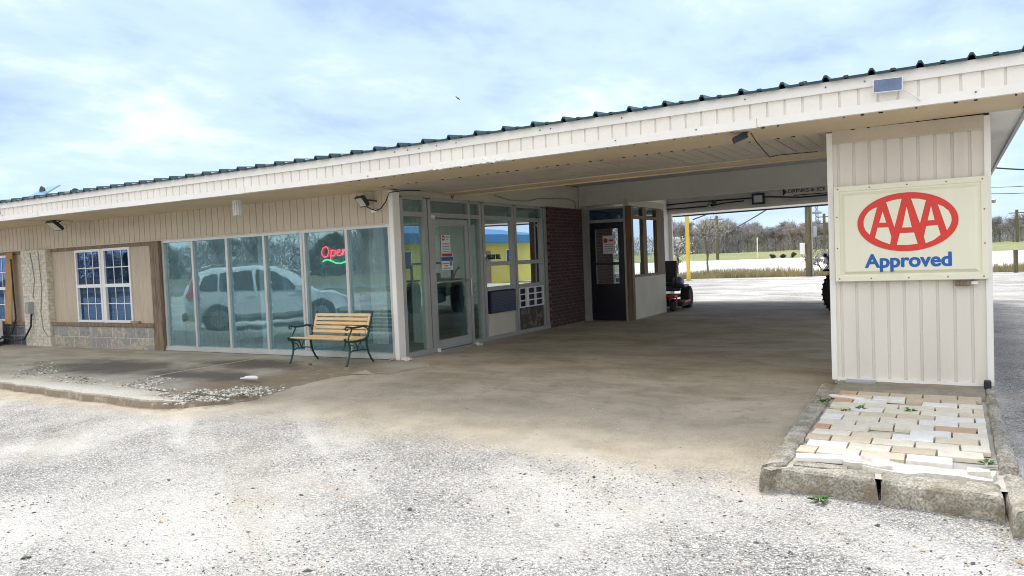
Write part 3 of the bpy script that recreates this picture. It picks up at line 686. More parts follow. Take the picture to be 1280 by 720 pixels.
# --- the sign
SY = PY-.03
sg = wthing('roadside_sign', 'cream plastic sign with red oval three-letter emblem over blue word Approved, on white ribbed pier', 'sign', (-.42, SY, 1.66))
def loopmesh(loops):
    b = bmesh.new(); vl = [[b.verts.new(p) for p in L] for L in loops]
    for i in range(len(vl)-1):
        n = len(vl[i])
        for k in range(n): b.faces.new((vl[i][k], vl[i][(k+1) % n], vl[i+1][(k+1) % n], vl[i+1][k]))
    b.faces.new(vl[0][::-1]); b.faces.new(vl[-1]); q = MB(); q.b.free(); q.b = b; return q
def rect(x0, x1, z0, z1, y): return [(x0, y, z0), (x1, y, z0), (x1, y, z1), (x0, y, z1)]
sx0, sx1, sz0, sz1 = -1.135, .298, 1.145, 2.185
def inset(d, y): return rect(sx0+d, sx1-d, sz0+d, sz1-d, y)
loopmesh([inset(0, SY+.02), inset(0, SY-.055), inset(.006, SY-.06), inset(.055, SY-.06), inset(.06, SY-.045), inset(.075, SY-.045), inset(.108, SY-.072), inset(.114, SY-.073)]).build('sign_face', M['signcream'], sg)
FYs = SY-.073
def zpt(zx, zy): p = at(1030+zx/4.5, 200+zy/4.5, 1, FYs); return (p.x, p.z)
ov0, ov1, ovt, ovb = zpt(188, 362)[0], zpt(757, 335)[0], zpt(475, 181)[1], zpt(475, 512)[1]
ocx, ocz, orx, orz = (ov0+ov1)/2, (ovt+ovb)/2, (ov1-ov0)/2, (ovt-ovb)/2
def ell(kx, kz, a): return (ocx+orx*kx*math.cos(R(a)), ocz+orz*kz*math.sin(R(a)))
em = MB().prism([ell(1, 1, a) for a in range(0, 360, 5)], FYs-.006, FYs+.004)
emo = em.build('oval_emblem', M['signred'], sg)
def clipell(p, k=.885):                          # keep cut-outs inside the ring
    dx, dz = (p[0]-ocx)/(orx*.875), (p[1]-ocz)/(orz*.82); d = math.hypot(dx, dz)
    return p if d <= 1 else (ocx+(p[0]-ocx)/d, ocz+(p[1]-ocz)/d)
cuts = {'l': [(298, 266), (258, 420), (236, 400), (224, 372), (223, 345), (232, 318), (250, 293), (273, 276)], 'a1': [(330, 291), (311, 353), (350, 352)],
 't1': [(350, 238), (392, 225), (437, 218), (396, 379)], 'b1': [(302, 381), (362, 379), (379, 432), (372, 474), (328, 459), (287, 438)],
 'a2': [(465, 263), (440, 380), (494, 378)], 'b2': [(427, 412), (507, 408), (527, 471), (470, 478), (410, 478)], 't2': [(490, 217), (535, 218), (573, 226), (540, 356)],
 'a3': [(602, 258), (583, 340), (622, 337)], 'b3': [(575, 372), (640, 366), (656, 420), (617, 450), (572, 468), (562, 430)],
 'r': [(640, 249), (668, 260), (700, 284), (716, 315), (718, 342), (709, 368), (692, 395)]}
for k, pp in cuts.items():
    MB().prism([zpt(*p) for p in pp], FYs-.0075, FYs-.002).build('emblem_opening', M['signcream'], emo)
text_fit('sign_lettering', 'Approved', M['signblue'], sg, zpt(230, 600)[0], zpt(720, 590)[0], zpt(240, 605)[1], zpt(240, 533)[1], lambda u, h, w: (u, FYs-.001-w*.5, h), .003, .036, 'A')
for u in (.03, .25, .5, .75, .97):
    for v in (.03, .97): MB().lathe([(.008, 0), (.006, -.006)], (sx0+(sx1-sx0)*u, SY-.06, sz0+(sz1-sz0)*v), 'y', 8).build('screw', M['wood'], sg)
for v in (.35, .68):
    for u in (.021, .979): MB().lathe([(.008, 0), (.006, -.006)], (sx0+(sx1-sx0)*u, SY-.06, sz0+(sz1-sz0)*v), 'y', 8).build('screw', M['wood'], sg)
p = at(1205, 354, 1, 9.05)
jb = wthing('junction_box', 'small brown and white electrical box under the lower edge of the cream sign', 'electrical box', (p.x, 9.05, p.z))
MB().box(p.x-.08, p.x+.06, 9.03, 9.098, p.z-.025, p.z+.02).bevel(.004).build('box_body', M['wood'], jb); MB().box(p.x+.065, p.x+.125, 9.04, 9.098, p.z-.012, p.z+.018).build('conduit_end', M['white'], jb)
# --- solar panels
sp = wthing('solar_panel', 'small dark solar panel with white rim on the white fascia above the sign pier', 'solar panel', (-.51, 8.03, 3.0))
M1 = T(-.515, 8.02, 3.025) @ Matrix.Rotation(R(-8), 4, 'X') @ Matrix.Rotation(R(1.5), 4, 'Y')
MB().box(-.125, .125, -.012, .012, -.064, .064, M1).build('frame', M['white'], sp); MB().box(-.118, .118, -.0145, -.0122, -.058, .058, M1).build('cells', M['solar'], sp)
tag(MB().tube([(-.40, 8.03, 2.98), (-.34, 8.035, 2.93), (-.27, 8.04, 2.87), (-.25, 8.06, 2.85)], .005, 6).build('panel_cable', M['cablewhite']), 'thin white cable running down the fascia from the small solar panel', 'cable')
c = at(55, 241, 1, 9.0)
sp2 = wthing('solar_panel', 'tilted blue solar panel propped on the dark metal roof near the left edge', 'solar panel', tuple(c))
M2 = T(c.x, 9.0, c.z+.03) @ Matrix.Rotation(R(-58), 4, 'X') @ Matrix.Rotation(R(-2), 4, 'Y')
MB().box(-.30, .30, -.012, .012, -.22, .22, M2).build('frame', M['alu'], sp2); MB().box(-.28, .28, -.015, -.0122, -.20, .20, M2).build('cells', wmat('pale_solar', (.20, .42, .55), .2, .1, bump=0), sp2)
MB().lathe([(.09, 0), (.09, .03)], (c.x-.02, 8.965, c.z+.05), 'y', 16).build('lamp_disc', M['black'], sp2)
for sx in (-.3, .3): MB().tube([(c.x+sx, 9.1, c.z-.02), (c.x+sx, 9.16, roofz(9.16)+.0)], .008, 6).build('strut', M['steel'], sp2)
c = at(94, 238.5, 1, 9.6)
rv = wthing('roof_vent', 'dark round knob standing on the roof just right of the tilted solar panel', 'roof vent', (c.x, 9.6, roofz(9.6)))
MB().lathe([(.02, -.05), (.055, -.03), (.07, 0), (.055, .04), (.02, .055)], (c.x, 9.6, c.z), seg=14).build('knob', M['navy'], rv, smooth=True); MB().tube([(c.x, 9.6, roofz(9.6)-.01), (c.x, 9.6, c.z-.03)], .02, 8).build('stem', M['navy'], rv)
# --- lamps
def floodlight(label, pos, yaw, pit, w, h, mount, mat='black', rim=.022):
    t = wthing('floodlight', label, 'floodlight', pos); MM = T(*pos) @ Matrix.Rotation(yaw, 4, 'Z') @ Matrix.Rotation(pit, 4, 'X')
    MB().box(-w/2, w/2, -.02, .035, -h/2, h/2, MM).bevel(.006).build('housing', M[mat], t)
    MB().box(-w/2+rim, w/2-rim, -.0225, -.0205, -h/2+rim, h/2-rim, MM).build('lens', M['lens'], t)
    b = MB()
    for k in range(6): x = -w/2+.03+k*(w-.06)/5; b.box(x-.004, x+.004, .0355, .055, -h/2+.02, h/2-.02, MM)
    b.build('cooling_fins', M[mat], t)
    q = MM @ Vector((0, .04, 0)); MB().tube([q, (q+Vector(mount))/2+Vector((0, 0, .01)), mount], .012, 8).build('bracket', M[mat], t)
    return t
floodlight('black floodlight with cable on the beige siding band above the right lobby panes', (-8.13, 9.30, 2.545), R(-22), R(35), .25, .19, (-7.98, 9.49, 2.55))
jb2 = tag(MB().box(-8.08, -7.98, 9.455, 9.498, 2.37, 2.43).bevel(.006).build('junction_box', M['white']), 'small white junction box on the siding band below the black floodlight', 'electrical box')
tag(MB().tube([(-8.1, 9.36, 2.47), (-8.04, 9.44, 2.42), (-7.98, 9.45, 2.40), (-7.85, 9.42, 2.42), (-7.74, 9.42, 2.52), (-7.66, 9.42, 2.66), (-7.5, 9.6, 2.69), (-7.42, 9.9, 2.70)], .009, 6).build('lamp_cable', M['cable'], smooth=True), 'black cable looping from the floodlight box round the lobby corner post', 'cable')
floodlight('black floodlight hanging tilted under the tan soffit above the left windows', (-16.02, 8.85, 2.60), R(-8), R(48), .36, .26, (-15.9, 8.95, 2.712))
tag(MB().tube([(-16.5, 8.05, 3.05), (-16.45, 8.05, 2.84), (-16.40, 8.06, 2.82), (-16.38, 8.055, 2.72), (-16.1, 8.6, 2.70), (-15.9, 8.9, 2.705), (-15.6, 9.0, 2.66), (-15.72, 9.0, 2.6), (-15.88, 8.9, 2.63)], .006, 6).build('lamp_cable', M['cablegrey'], smooth=True), 'thin grey cable from the roof panel down to the left floodlight', 'cable')
q = at(948, 248.5, 1, 22.75)
floodlight('square floodlight with bright lens and dark rim on the far beam of the drive-through', (q.x, 22.72, q.z), 0, R(6), .36, .32, (q.x, 22.84, q.z), 'navy', .06)
q = at(297, 258, 1, 8.85)
lp = wthing('soffit_lamp', 'white cylindrical multi-tube lamp hanging under the soffit over the lobby windows', 'lamp', (q.x, 8.85, 2.71))
b = MB()
for k in range(14): a = 6.283*k/14; b.box(-.012, .012, .066, .082, -.155, .09, T(q.x, 8.85, q.z) @ Matrix.Rotation(a, 4, 'Z'))
b.build('light_strips', M['led'], lp); MB().lathe([(.064, -.150), (.064, .088)], (q.x, 8.85, q.z), seg=20).build('lamp_core', M['chromedark'], lp)
MB().lathe([(.082, .09), (.085, .14), (.05, .155), (.03, .19), (.03, 2.709-q.z)], (q.x, 8.85, q.z), seg=20).build('lamp_cap', M['white'], lp, smooth=True)
q = at(925, 172.5, 1, 8.3)
sc = wthing('sensor_floodlight', 'dark blue sensor floodlight under the front soffit of the drive-through', 'camera', (q.x, 8.3, q.z))  # dark box taken for a floodlight with motion sensor
MM = T(q.x, 8.3, q.z-.0) @ Matrix.Rotation(R(18), 4, 'Z') @ Matrix.Rotation(R(-20), 4, 'Y')
MB().box(-.075, .075, -.06, .06, -.032, .032, MM).bevel(.006).build('housing', M['navy'], sc); MB().box(-.05, .05, -.0625, -.0605, -.018, .018, MM).build('lens_window', M['black'], sc)
MB().tube([(q.x+.05, 8.3, q.z+.03), (q.x+.085, 8.3, q.z+.06), (q.x+.09, 8.3, 2.80)], .012, 8).build('bracket', M['navy'], sc)
q2 = at(937, 170, 1, 8.35)
tag(MB().tube([(q2.x, 8.4, 2.79), (q2.x+.01, 8.6, 2.72), (q2.x+.03, 9.2, 2.60), (q2.x+.06, 9.6, 2.66), (q2.x+.35, 10.6, 2.77)], .006, 6).build('hanging_wire', M['cable'], smooth=True), 'loose dark wire hanging from the sensor floodlight under the soffit', 'wire')
# wires along the far beam
for lab, y, pp in (('upper dark cable strung along the far beam of the drive-through', 22.78, ((828, 257), (870, 252.5), (920, 249), (960, 246), (1000, 246.5), (1040, 243))), ('lower dark cable strung along the far beam, left of the square floodlight', 22.78, ((828, 262), (860, 260), (890, 257), (905, 254), (930, 251)))):
    tag(MB().tube([tuple(at(a, c, 1, y)) for a, c in pp], .022, 6).build('beam_cable', M['cable'], smooth=True), lab, 'cable')
q = at(893, 252.5, 1, 22.7)
sm = wthing('sensor_lamp', 'small dark twin spot lamp on the cables of the far beam, left of square floodlight', 'lamp', (q.x, 22.7, q.z))
MB().lathe([(.05, -.12), (.07, 0), (.03, .08)], (q.x, 22.68, q.z), 'y', 12).build('lamp_head', M['black'], sm, smooth=True); MB().lathe([(.05, -.10), (.06, 0), (.03, .08)], (q.x-.16, 22.68, q.z-.09), 'y', 12).build('lamp_head', M['chromedark'], sm, smooth=True); MB().tube([(q.x-.16, 22.76, q.z-.09), (q.x, 22.78, q.z)], .02, 6).build('bracket', M['black'], sm)
# header conduit, hanging cable and house number
tag(MB().tube([(XF-.01, 12.6, 2.78), (XF-.01, 13.2, 2.71), (XF-.01, 13.9, 2.72), (XF-.01, 14.4, 2.80), (XF-.01, 15.8, 2.86), (XF-.01, 16.2, 2.82), (XF-.01, 16.25, 2.65)], .012, 6).build('header_cable', M['cablegrey'], smooth=True), 'grey cable sagging along the cream header board over the side windows', 'cable')
q = at(565, 243, 0, XF-.028)
text_fit('house_number', '0', M['black'], None, q.y-.045, q.y+.045, q.z-.075, q.z+.075, lambda u, h, w: (XF-.026+w, u, h), .004, .0, '0')
tag(bpy.data.objects['house_number'], 'black numeral 0 on the cream header board above the entrance door', 'house number')
# drinks and ice sign on the far beam
DYY = 22.83
def dz(px, py): p = at(px, py, 1, DYY); return (p.x, p.z)
ds = wthing('painted_sign', 'grey board with black arrow and lettering DRINKS & ICE on the far beam', 'sign', (*dz(1005, 241)[:1], DYY, dz(1005, 241)[1]))
a, c = dz(976, 247), dz(1042, 231)
MB().box(a[0], c[0]+.15, DYY-.012, DYY+.015, a[1]-.02, c[1]+.01).build('board', M['beam'], ds)
MB().prism([dz(978.5, 235), dz(984, 240), dz(978.5, 245.2)], DYY-.018, DYY-.0125).build('arrow', M['black'], ds)
MB().prism([dz(992, 233.2), dz(1040, 229.5), dz(1040, 230.7), dz(992, 234.4)], DYY-.016, DYY-.0125).build('upper_line', M['black'], ds)
MB().prism([dz(992, 243.6), dz(1040, 240.0), dz(1040, 241.2), dz(992, 244.8)], DYY-.016, DYY-.0125).build('lower_line', M['black'], ds)
z0 = dz(986, 241.3)[1]; z1 = dz(986, 237.0)[1]
text_fit('sign_lettering', 'DRINKS & ICE', M['black'], ds, dz(985, 240)[0], dz(1032, 237)[0], z0, z1, lambda u, h, w: (u, DYY-.014-w, h), .002, .012, 'D')
# --- lobby window: neon sign, paper, light strings
NY = F+.075
ns = wthing('neon_sign', 'red neon script sign reading Open over a green neon wave, inside the lobby glass', 'neon sign', (-9.06, NY, 1.7))
def npt(u, v): return (-9.36+u*.60, NY, 1.62+v*.27)
strokes = [[(.20, .95), (.08, .85), (.02, .6), (.05, .38), (.14, .28), (.24, .36), (.30, .6), (.27, .85), (.20, .95)],
 [(.36, .72), (.40, .66), (.37, .35), (.34, .02)], [(.39, .60), (.46, .72), (.54, .66), (.54, .45), (.47, .32), (.38, .36)],
 [(.60, .52), (.68, .56), (.73, .66), (.69, .74), (.63, .66), (.60, .48), (.65, .34), (.73, .36), (.78, .46)],
 [(.82, .74), (.84, .60), (.82, .34)], [(.835, .55), (.90, .72), (.96, .70), (.97, .52), (.96, .36), (1., .33)]]
for st in strokes:
    MB().tube([npt(u, v) for u, v in st], .0085, 6).build('letter_tube', M['neonred'], ns, smooth=True)
MB().tube([npt(u, v) for u, v in ((.04, .0), (.12, .10), (.24, .12), (.38, .02), (.55, -.12), (.72, -.14), (.88, -.06), (1., .02))], .011, 6).build('wave_tube', M['neongreen'], ns, smooth=True)
MB().box(-9.40, -8.73, NY+.02, NY+.024, 1.55, 1.93).build('backing', M['glassclear'], ns)
q = at(374, 302, 1, F+.03)
tag(MB().box(q.x-.085, q.x+.085, F+.022, F+.024, 1.88, 2.10).build('paper_notice', M['paper']), 'plain white sheet taped inside the lobby glass left of the neon sign', 'notice')
for i in range(4):
    t = wthing('light_string', ['string of small blue-white lights down the left edge of the first lobby pane', 'string of small blue-white lights at the second lobby pane, beside the taillamp reflection', 'string of small blue-white lights at the third lobby pane, left of the white column', 'string of small blue-white lights at the fourth lobby pane, right of the white column'][i], 'string lights', (mx[i]+.09, F+.05, .1), 'light strings in the lobby window')
    MB().tube([(mx[i]+.07+random.uniform(-.006, .006), F+.055, .12+k*.1) for k in range(21)], .004, 4).build('wire', M['cable'], t)
    b = MB(); b2 = MB()
    for k in range(15): (b if k % 3 else b2).box(mx[i]+.055, mx[i]+.085, F+.03, F+.045, .20+k*.135, .24+k*.135)
    b.build('light_bulbs', M['white'], t); b2.build('light_bulbs', wmat('blue_bulb', (.05, .12, .6), .4, bump=0), t)
# notices on the entrance door
def notice(nm, label, y0, y1, z0, z1, parts):
    t = wthing(nm, label, 'notice', (XF-.025, (y0+y1)/2, (z0+z1)/2)); x = XF-.029
    MB().box(x, x+.002, y0, y1, z0, z1).build('sheet', M['paper'], t)
    for k, (n2, mt, a, c, e, f) in enumerate(parts):
        ya, yb = y0+(y1-y0)*a, y0+(y1-y0)*c; za, zb = z0+(z1-z0)*e, z0+(z1-z0)*f
        if n2 == 'disc': MB().lathe([((yb-ya)/2, 0), ((yb-ya)/2, .001)], (x+.0021, (ya+yb)/2, (za+zb)/2), 'x', 16).build('stop_disc', M[mt], t); MB().box(x+.0032, x+.0042, ya+.02, yb-.02, (za+zb)/2-.012, (za+zb)/2+.012).build('disc_bar', M['paper'], t)
        else: MB().box(x+.0021, x+.0031, ya, yb, za, zb).build(n2, M[mt], t)
notice('paper_notice', 'white door notice with red round symbol, upper of two on the entrance door', 10.78, 11.06, 1.685, 2.0, [('disc', 'paperred', .08, .42, .70, .97), ('heading', 'ink', .48, .92, .86, .92), ('heading', 'ink', .6, .8, .74, .79)]+[('print_line', 'ink', .12, .88, .08+k*.09, .115+k*.09) for k in range(6)])
notice('paper_notice', 'door notice with red band and blue band, lower of two on the entrance door', 10.77, 11.12, 1.39, 1.68, [('red_band', 'paperred', .06, .94, .82, .99), ('blue_band', 'paperblue', .0, 1., .55, .80), ('heading', 'paper', .08, .6, .64, .70), ('print_line', 'ink', .08, .65, .36, .42), ('print_line', 'paperred', .25, .55, .22, .28), ('print_line', 'ink', .15, .8, .08, .13), ('emblem', 'ink', .70, .92, .25, .52)])
x = DY-.01
t = wthing('paper_notice', 'white notice with red symbol inside the glass of the dark side door', 'notice', (-6.95, x, 1.85))
MB().box(-7.09, -6.80, DY-.012, DY-.009, 1.56, 1.98).build('sheet', M['paper'], t); MB().lathe([(.055, 0), (.055, .001)], (-7.02, DY-.014, 1.87), 'y', 16).build('stop_disc', M['paperred'], t)
for k in range(4): MB().box(-7.05, -6.84, DY-.0135, DY-.0125, 1.62+k*.05, 1.635+k*.05).build('print_line', M['ink'], t)
MB().box(-6.94, -6.83, DY-.0135, DY-.0125, 1.85, 1.89).build('heading', M['paperred'], t)
# night bell lettering with arrow, painted on the side window
nb = wthing('window_lettering', 'black arrow and lettering NIGHT BELL on the left side window', 'sign', (XF-.04, 12.5, 1.58))
gx = XF-.044
MB().prism([(12.20, 1.72), (12.25, 1.68), (12.29, 1.63), (12.40, 1.60), (12.29, 1.57), (12.25, 1.52), (12.20, 1.48)], gx, gx+.002, lambda u, v, w: (w, u, v)).build('arrow', M['black'], nb)
text_fit('lettering', 'NIGHT BELL', M['black'], nb, 12.34, 12.80, 1.545, 1.635, lambda u, h, w: (gx+.001+w, u, h), .001, .02, 'E')
tag(MB().lathe([(.03, 0), (.032, .015), (.02, .03)], (XF+.001, 12.135, 1.62), 'x', 14).build('bell_push', M['white'], smooth=True), 'round white bell push on the aluminium post left of the night bell lettering', 'doorbell')
# air conditioner under the side window
ac = wthing('air_conditioner', 'dark blue louvred air conditioner front under the left side window', 'air conditioner', (XF, 12.8, .7))
MB().box(XF-.35, XF+.045, 12.24, 13.18, .51, .93).bevel(.008).build('casing', M['navy'], ac)
b = MB()
for k in range(13): z = .54+k*.029; b.box(XF+.0455, XF+.053, 12.27, 13.15, z, z+.014)
b.build('louvres', wmat('louvre_blue', (.035, .06, .12), .4, .1, bump=0), ac)
# --- left wing odds and ends
q = at(40, 385, 1, F-.17)
mbx = wthing('meter_box', 'small grey electrical box on the left edge of the cream brick pier', 'electrical box', (q.x, F-.17, q.z))
MB().box(q.x-.10, q.x+.06, F-.27, F-.155, q.z-.13, q.z+.14).bevel(.008).build('box_body', M['greybox'], mbx); MB().box(q.x-.085, q.x+.045, F-.278, F-.2705, q.z-.10, q.z+.12).build('box_cover', M['steel'], mbx)
tag(MB().tube([(q.x+.02, F-.20, q.z-.13), (q.x+.0, F-.22, .45), (q.x-.25, F-.25, .16), (q.x-.6, F-.3, .12), (q.x-1.0, F-.35, .22)], .02, 8).build('power_cable', M['cable'], smooth=True), 'thick black cable hanging from the grey electrical box to the left edge', 'cable')
tag(MB().tube([(q.x-1.1, F-.5, .1), (q.x-.85, F-.2, .3), (q.x-.75, F-.15, .62), (q.x-.78, F-.15, 1.2), (q.x-.80, F-.15, 2.0)], .018, 8).build('power_cable', M['cable'], smooth=True), 'black cable rising beside the white window at the left edge', 'cable')
for lab, pp in (('thin left cable running down the cream brick pier', ((37, 316), (40, 330), (43, 350), (41, 372))), ('thin right cable running down the cream brick pier', ((47, 314), (50, 340), (52, 360), (51, 390), (54, 412), (60, 421)))):
    tag(MB().tube([tuple(at(a, c, 1, F-.168)) for a, c in pp], .011, 6).build('pier_cable', M['cablegrey'], smooth=True), lab, 'cable')
a, c = at(15, 318, 1, F-.25), at(20, 404, 1, F-.25)
tag(MB().box(-.14, .14, -.012, .012, 0, 1.66, T(-19.0, F-.22, .50) @ Matrix.Rotation(R(-3.5), 4, 'X') @ Matrix.Rotation(R(1), 4, 'Y')).bevel(.004).build('leaning_board', M['cardboard']), 'tan brown board standing on the ledge against the wall beside the left window', 'board')
ot = wthing('outdoor_unit', 'white metal outdoor unit on the sidewalk, cut by the left edge', 'air conditioner', (-19.55, 9.0, 0))
MB().box(-20.1, -19.12, 8.75, 9.25, .10, .62).bevel(.02).build('casing', M['white'], ot); MB().box(-20.0, -19.2, 8.78, 9.22, .0, .099).build('base', M['black'], ot)
MB().lathe([(.2, 0), (.2, .01)], (-19.6, 8.738, .38), 'y', 20).build('fan_grille', M['steel'], ot)
# ================================================================ BENCH
bn = thing('park_bench', 'wooden slat bench with dark green cast iron ends in front of the lobby glass', 'bench', (-8.60, 8.93, .004), R(-2.5))
def bpart(mb, nm, mat, par=None, smooth=False): return mb.build(nm, mat, par or bn, smooth)
HW = .615
for k in range(6):
    y = -.27+k*.078; z = .405-.018*math.sin(k/5*3.14)+(.012 if k == 0 else 0)
    bpart(MB().box(-HW, HW, y, y+.062, z-.011, z+.011).bevel(.004), 'seat_slat', M['benchwood'])
bt = Matrix.Translation((0, .215, .455)) @ Matrix.Rotation(R(-17), 4, 'X')
for k in range(5): bpart(MB().box(-HW+.05, HW-.05, -.012, .012, .0+k*.068, .050+k*.068, bt).bevel(.004), 'back_slat', M['benchwood'])
for s in (-1, 1): bpart(MB().box(s*(HW-.022)-.024, s*(HW-.022)+.024, -.012, .012, 0, .322, bt).bevel(.004), 'back_stile', M['benchwood'])
for s in (-1, 1):
    x = s*(HW+.012)
    def yz(*pp): return [(x, y, z) for y, z in pp]
    fb = MB().tube(yz((-.30, .425), (-.285, .385), (-.2, .372), (-.05, .365), (.12, .372), (.20, .42), (.235, .52), (.29, .68), (.335, .80)), [.02, .02, .017, .017, .018, .019, .018, .018, .016], 8)
    fb.tube(yz((-.215, .20), (-.12, .235), (-.03, .22), (.06, .23), (.165, .21)), .010, 6).tube(yz((-.1, .365), (-.055, .30), (-.03, .22)), .009, 6).tube(yz((.06, .365), (.0, .31), (-.03, .22)), .009, 6).tube(yz((-.2, .33), (-.12, .30), (-.09, .25)), .008, 6)
    fr_ = bpart(fb, 'side_frame', M['iron'], None, True)
    bpart(MB().tube(yz((-.225, .372), (-.20, .28), (-.215, .17), (-.25, .08), (-.285, .012), (-.30, .008)), [.02, .018, .016, .016, .018, .012], 8), 'leg', M['iron'], fr_, True)
    bpart(MB().tube(yz((.165, .40), (.17, .28), (.20, .16), (.255, .06), (.30, .012), (.315, .008)), [.02, .018, .016, .016, .018, .012], 8), 'leg', M['iron'], fr_, True)
    ar = MB().tube(yz((-.225, .385), (-.215, .44), (-.18, .50), (-.145, .545), (-.15, .575)), .012, 8)
    ar.tube(yz((-.265, .555), (-.275, .585), (-.25, .605), (-.21, .595), (-.13, .578), (.0, .578), (.12, .588), (.20, .575), (.25, .56)), [.012, .014, .016, .015, .016, .017, .016, .014, .012], 8).tube(yz((-.265, .558), (-.235, .553), (-.22, .575)), .010, 6).tube(yz((.12, .578), (.19, .545), (.225, .49)), .010, 6)
    bpart(ar, 'armrest', M['iron'], fr_, True)
# ================================================================ LOBBY FURNITURE
dk = thing('side_table', 'orange wooden side table behind the first lobby pane', 'table', (-13.12, 10.0, .012))
MB().box(-.27, .27, -.22, .22, .58, .62).bevel(.006).build('tabletop', M['deskwood'], dk)
for sx in (-.24, .24):
    for sy in (-.18, .18): MB().box(sx-.025, sx+.025, sy-.025, sy+.025, 0, .579).build('leg', M['deskwood'], dk)
MB().box(-.22, .22, -.205, -.195, .47, .579).build('apron', M['deskwood'], dk)
def chair(label, x, y, rz, mat):
    c = thing('spindle_chair', label, 'chair', (x, y, .012), rz, 'wooden spindle chairs in the lobby')
    MB().lathe([(.20, .43), (.22, .445), (.21, .46)], (0, 0, 0), seg=18).build('seat', mat, c, True)
    for sx in (-1, 1):
        for sy in (-1, 1): MB().tube([(sx*.13, sy*.13, .44), (sx*.2, sy*.2, 0)], .016, 8).build('leg', mat, c, True)
    arc = [(math.cos(a)*.24, .10+math.sin(a)*.02+.08, .46+math.sin(a)*.50) for a in [math.pi*k/14 for k in range(15)]]
    MB().tube(arc, .014, 8).build('back_hoop', mat, c, True)
    for k in range(-3, 4): MB().tube([(k*.055, .16, .45), (k*.066, .19, .46+.50*math.sqrt(max(0, 1-(k*.066/.24)**2)))], .007, 6).build('spindle', mat, c)
    return c
chair('dark spindle-back chair seen through the third lobby pane', -11.95, 10.05, R(155), M['brownwood'])
chair('dark spindle-back chair seen through the second lobby pane beside the table', -12.7, 10.45, R(120), M['brownwood'])
pp_ = thing('potted_plant', 'spiky leaved potted plant behind the lobby glass left of the bench', 'plant', (-10.15, 10.15, .012))
MB().lathe([(.13, 0), (.17, .28), (.18, .30)], (0, 0, 0), seg=18).build('pot', M['wood'], pp_, True)
b = MB()
for k in range(22):
    a = random.uniform(0, 6.28); L = random.uniform(.5, 1.05); lean = random.uniform(.08, .5); w = .022; d = Vector((math.cos(a), math.sin(a), 0)); n_ = Vector((-d.y, d.x, 0))*w
    p0 = Vector((0, 0, .28))+d*.05; p1 = p0+d*lean*.4*L+Vector((0, 0, L*.6)); p2 = p0+d*lean*L+Vector((0, 0, L*(1-lean*.5)))
    vs = [b.b.verts.new(v) for v in (p0-n_, p0+n_, p1+n_, p1-n_, p2)]; b.b.faces.new((vs[0], vs[1], vs[2], vs[3])); b.b.faces.new((vs[3], vs[2], vs[4]))
b.build('leaves', M['leaf'], pp_)
def curtain(label, x0, x1, y, z0=.1, z1=2.55):
    b = MB(); n = int((x1-x0)/.02); pts = [(x0+(x1-x0)*k/n, y+.02*math.sin(k*.9)) for k in range(n+1)]
    for k in range(n):
        vs = [b.b.verts.new(v) for v in ((*pts[k], z0), (*pts[k+1], z0), (*pts[k+1], z1), (*pts[k], z1))]; b.b.faces.new(vs)
    return tag(b.build('curtain', M['curtain'], smooth=True), label, 'curtain')
curtain('pale sheer curtain hanging behind the fifth lobby pane under the neon sign', -9.15, -8.78, 10.6); curtain('pale sheer curtain hanging behind the last lobby pane', -8.45, -8.05, 10.9)
rd = thing('reception_desk', 'dark blue fronted reception desk inside the lobby', 'desk', (-9.6, 12.7, .012))
MB().box(-.35, .35, -1.5, 1.5, 0, .98).build('desk_body', M['bluecloth'], rd); MB().box(-.42, .42, -1.55, 1.55, .981, 1.02).bevel(.008).build('desk_top', M['deskwood'], rd)
tag(MB().box(-8.5, -8.15, 13.7, 14.3, .012, .95).bevel(.02).build('white_cabinet', M['white']), 'pale cabinet inside the lobby seen through the entrance sidelight', 'cabinet')
# ================================================================ MOWER AND TRACTOR IN THE DRIVE
def wheel(par, c, r, w, hub, seg=28, rim=.55, rimmat='steel', lugs=0):
    x0 = c[0]-w/2; t = MB().lathe([(r*rim, 0), (r*.9, .0), (r*.985, w*.12), (r, w*.3), (r, w*.7), (r*.985, w*.88), (r*.9, w), (r*rim, w)], (x0, c[1], c[2]), 'x', seg)
    for k in range(lugs): a = 6.283*k/lugs; t.box(-w*.48, w*.48, -.018, .018, r*.97, r*1.016, T(*c) @ Matrix.Rotation(a, 4, 'X') @ Matrix.Rotation(R(20), 4, 'Z'))
    o = t.build('wheel', M['tyre'], par, True)
    MB().lathe([(r*rim, w*.15), (r*.2, w*.25), (r*.15, w*.1), (r*.15, w*.9), (r*.2, w*.75), (r*rim, w*.85)], (x0, c[1], c[2]), 'x', seg).build('rim', M[rimmat], o, True)
    return o
mw = thing('riding_mower', 'red and black riding mower parked behind the vestibule', 'mower', (-6.80, 19.75, .004), R(5))
MB().box(-.34, .34, -.55, .75, .30, .38).bevel(.01).build('chassis', M['mowerred'], mw)
loopmesh([[(-.58, -.38, .10), (.58, -.38, .10), (.62, .28, .10), (-.62, .28, .10)], [(-.60, -.40, .21), (.60, -.40, .21), (.64, .30, .21), (-.64, .30, .21)], [(-.5, -.32, .26), (.5, -.32, .26), (.52, .22, .26), (-.52, .22, .26)]]).build('cutting_deck', M['black'], mw)
MB().box(.60, .66, -.40, .34, .20, .25).build('deck_bar', M['mowerred'], mw)
MB().box(-.27, .27, .02, .48, .62, .72).bevel(.04, 2).build('seat', M['black'], mw)
MB().box(-.26, .26, -.055, .055, 0, .62, T(0, .50, .68) @ Matrix.Rotation(R(-8), 4, 'X')).bevel(.045, 2).build('backrest', M['black'], mw)
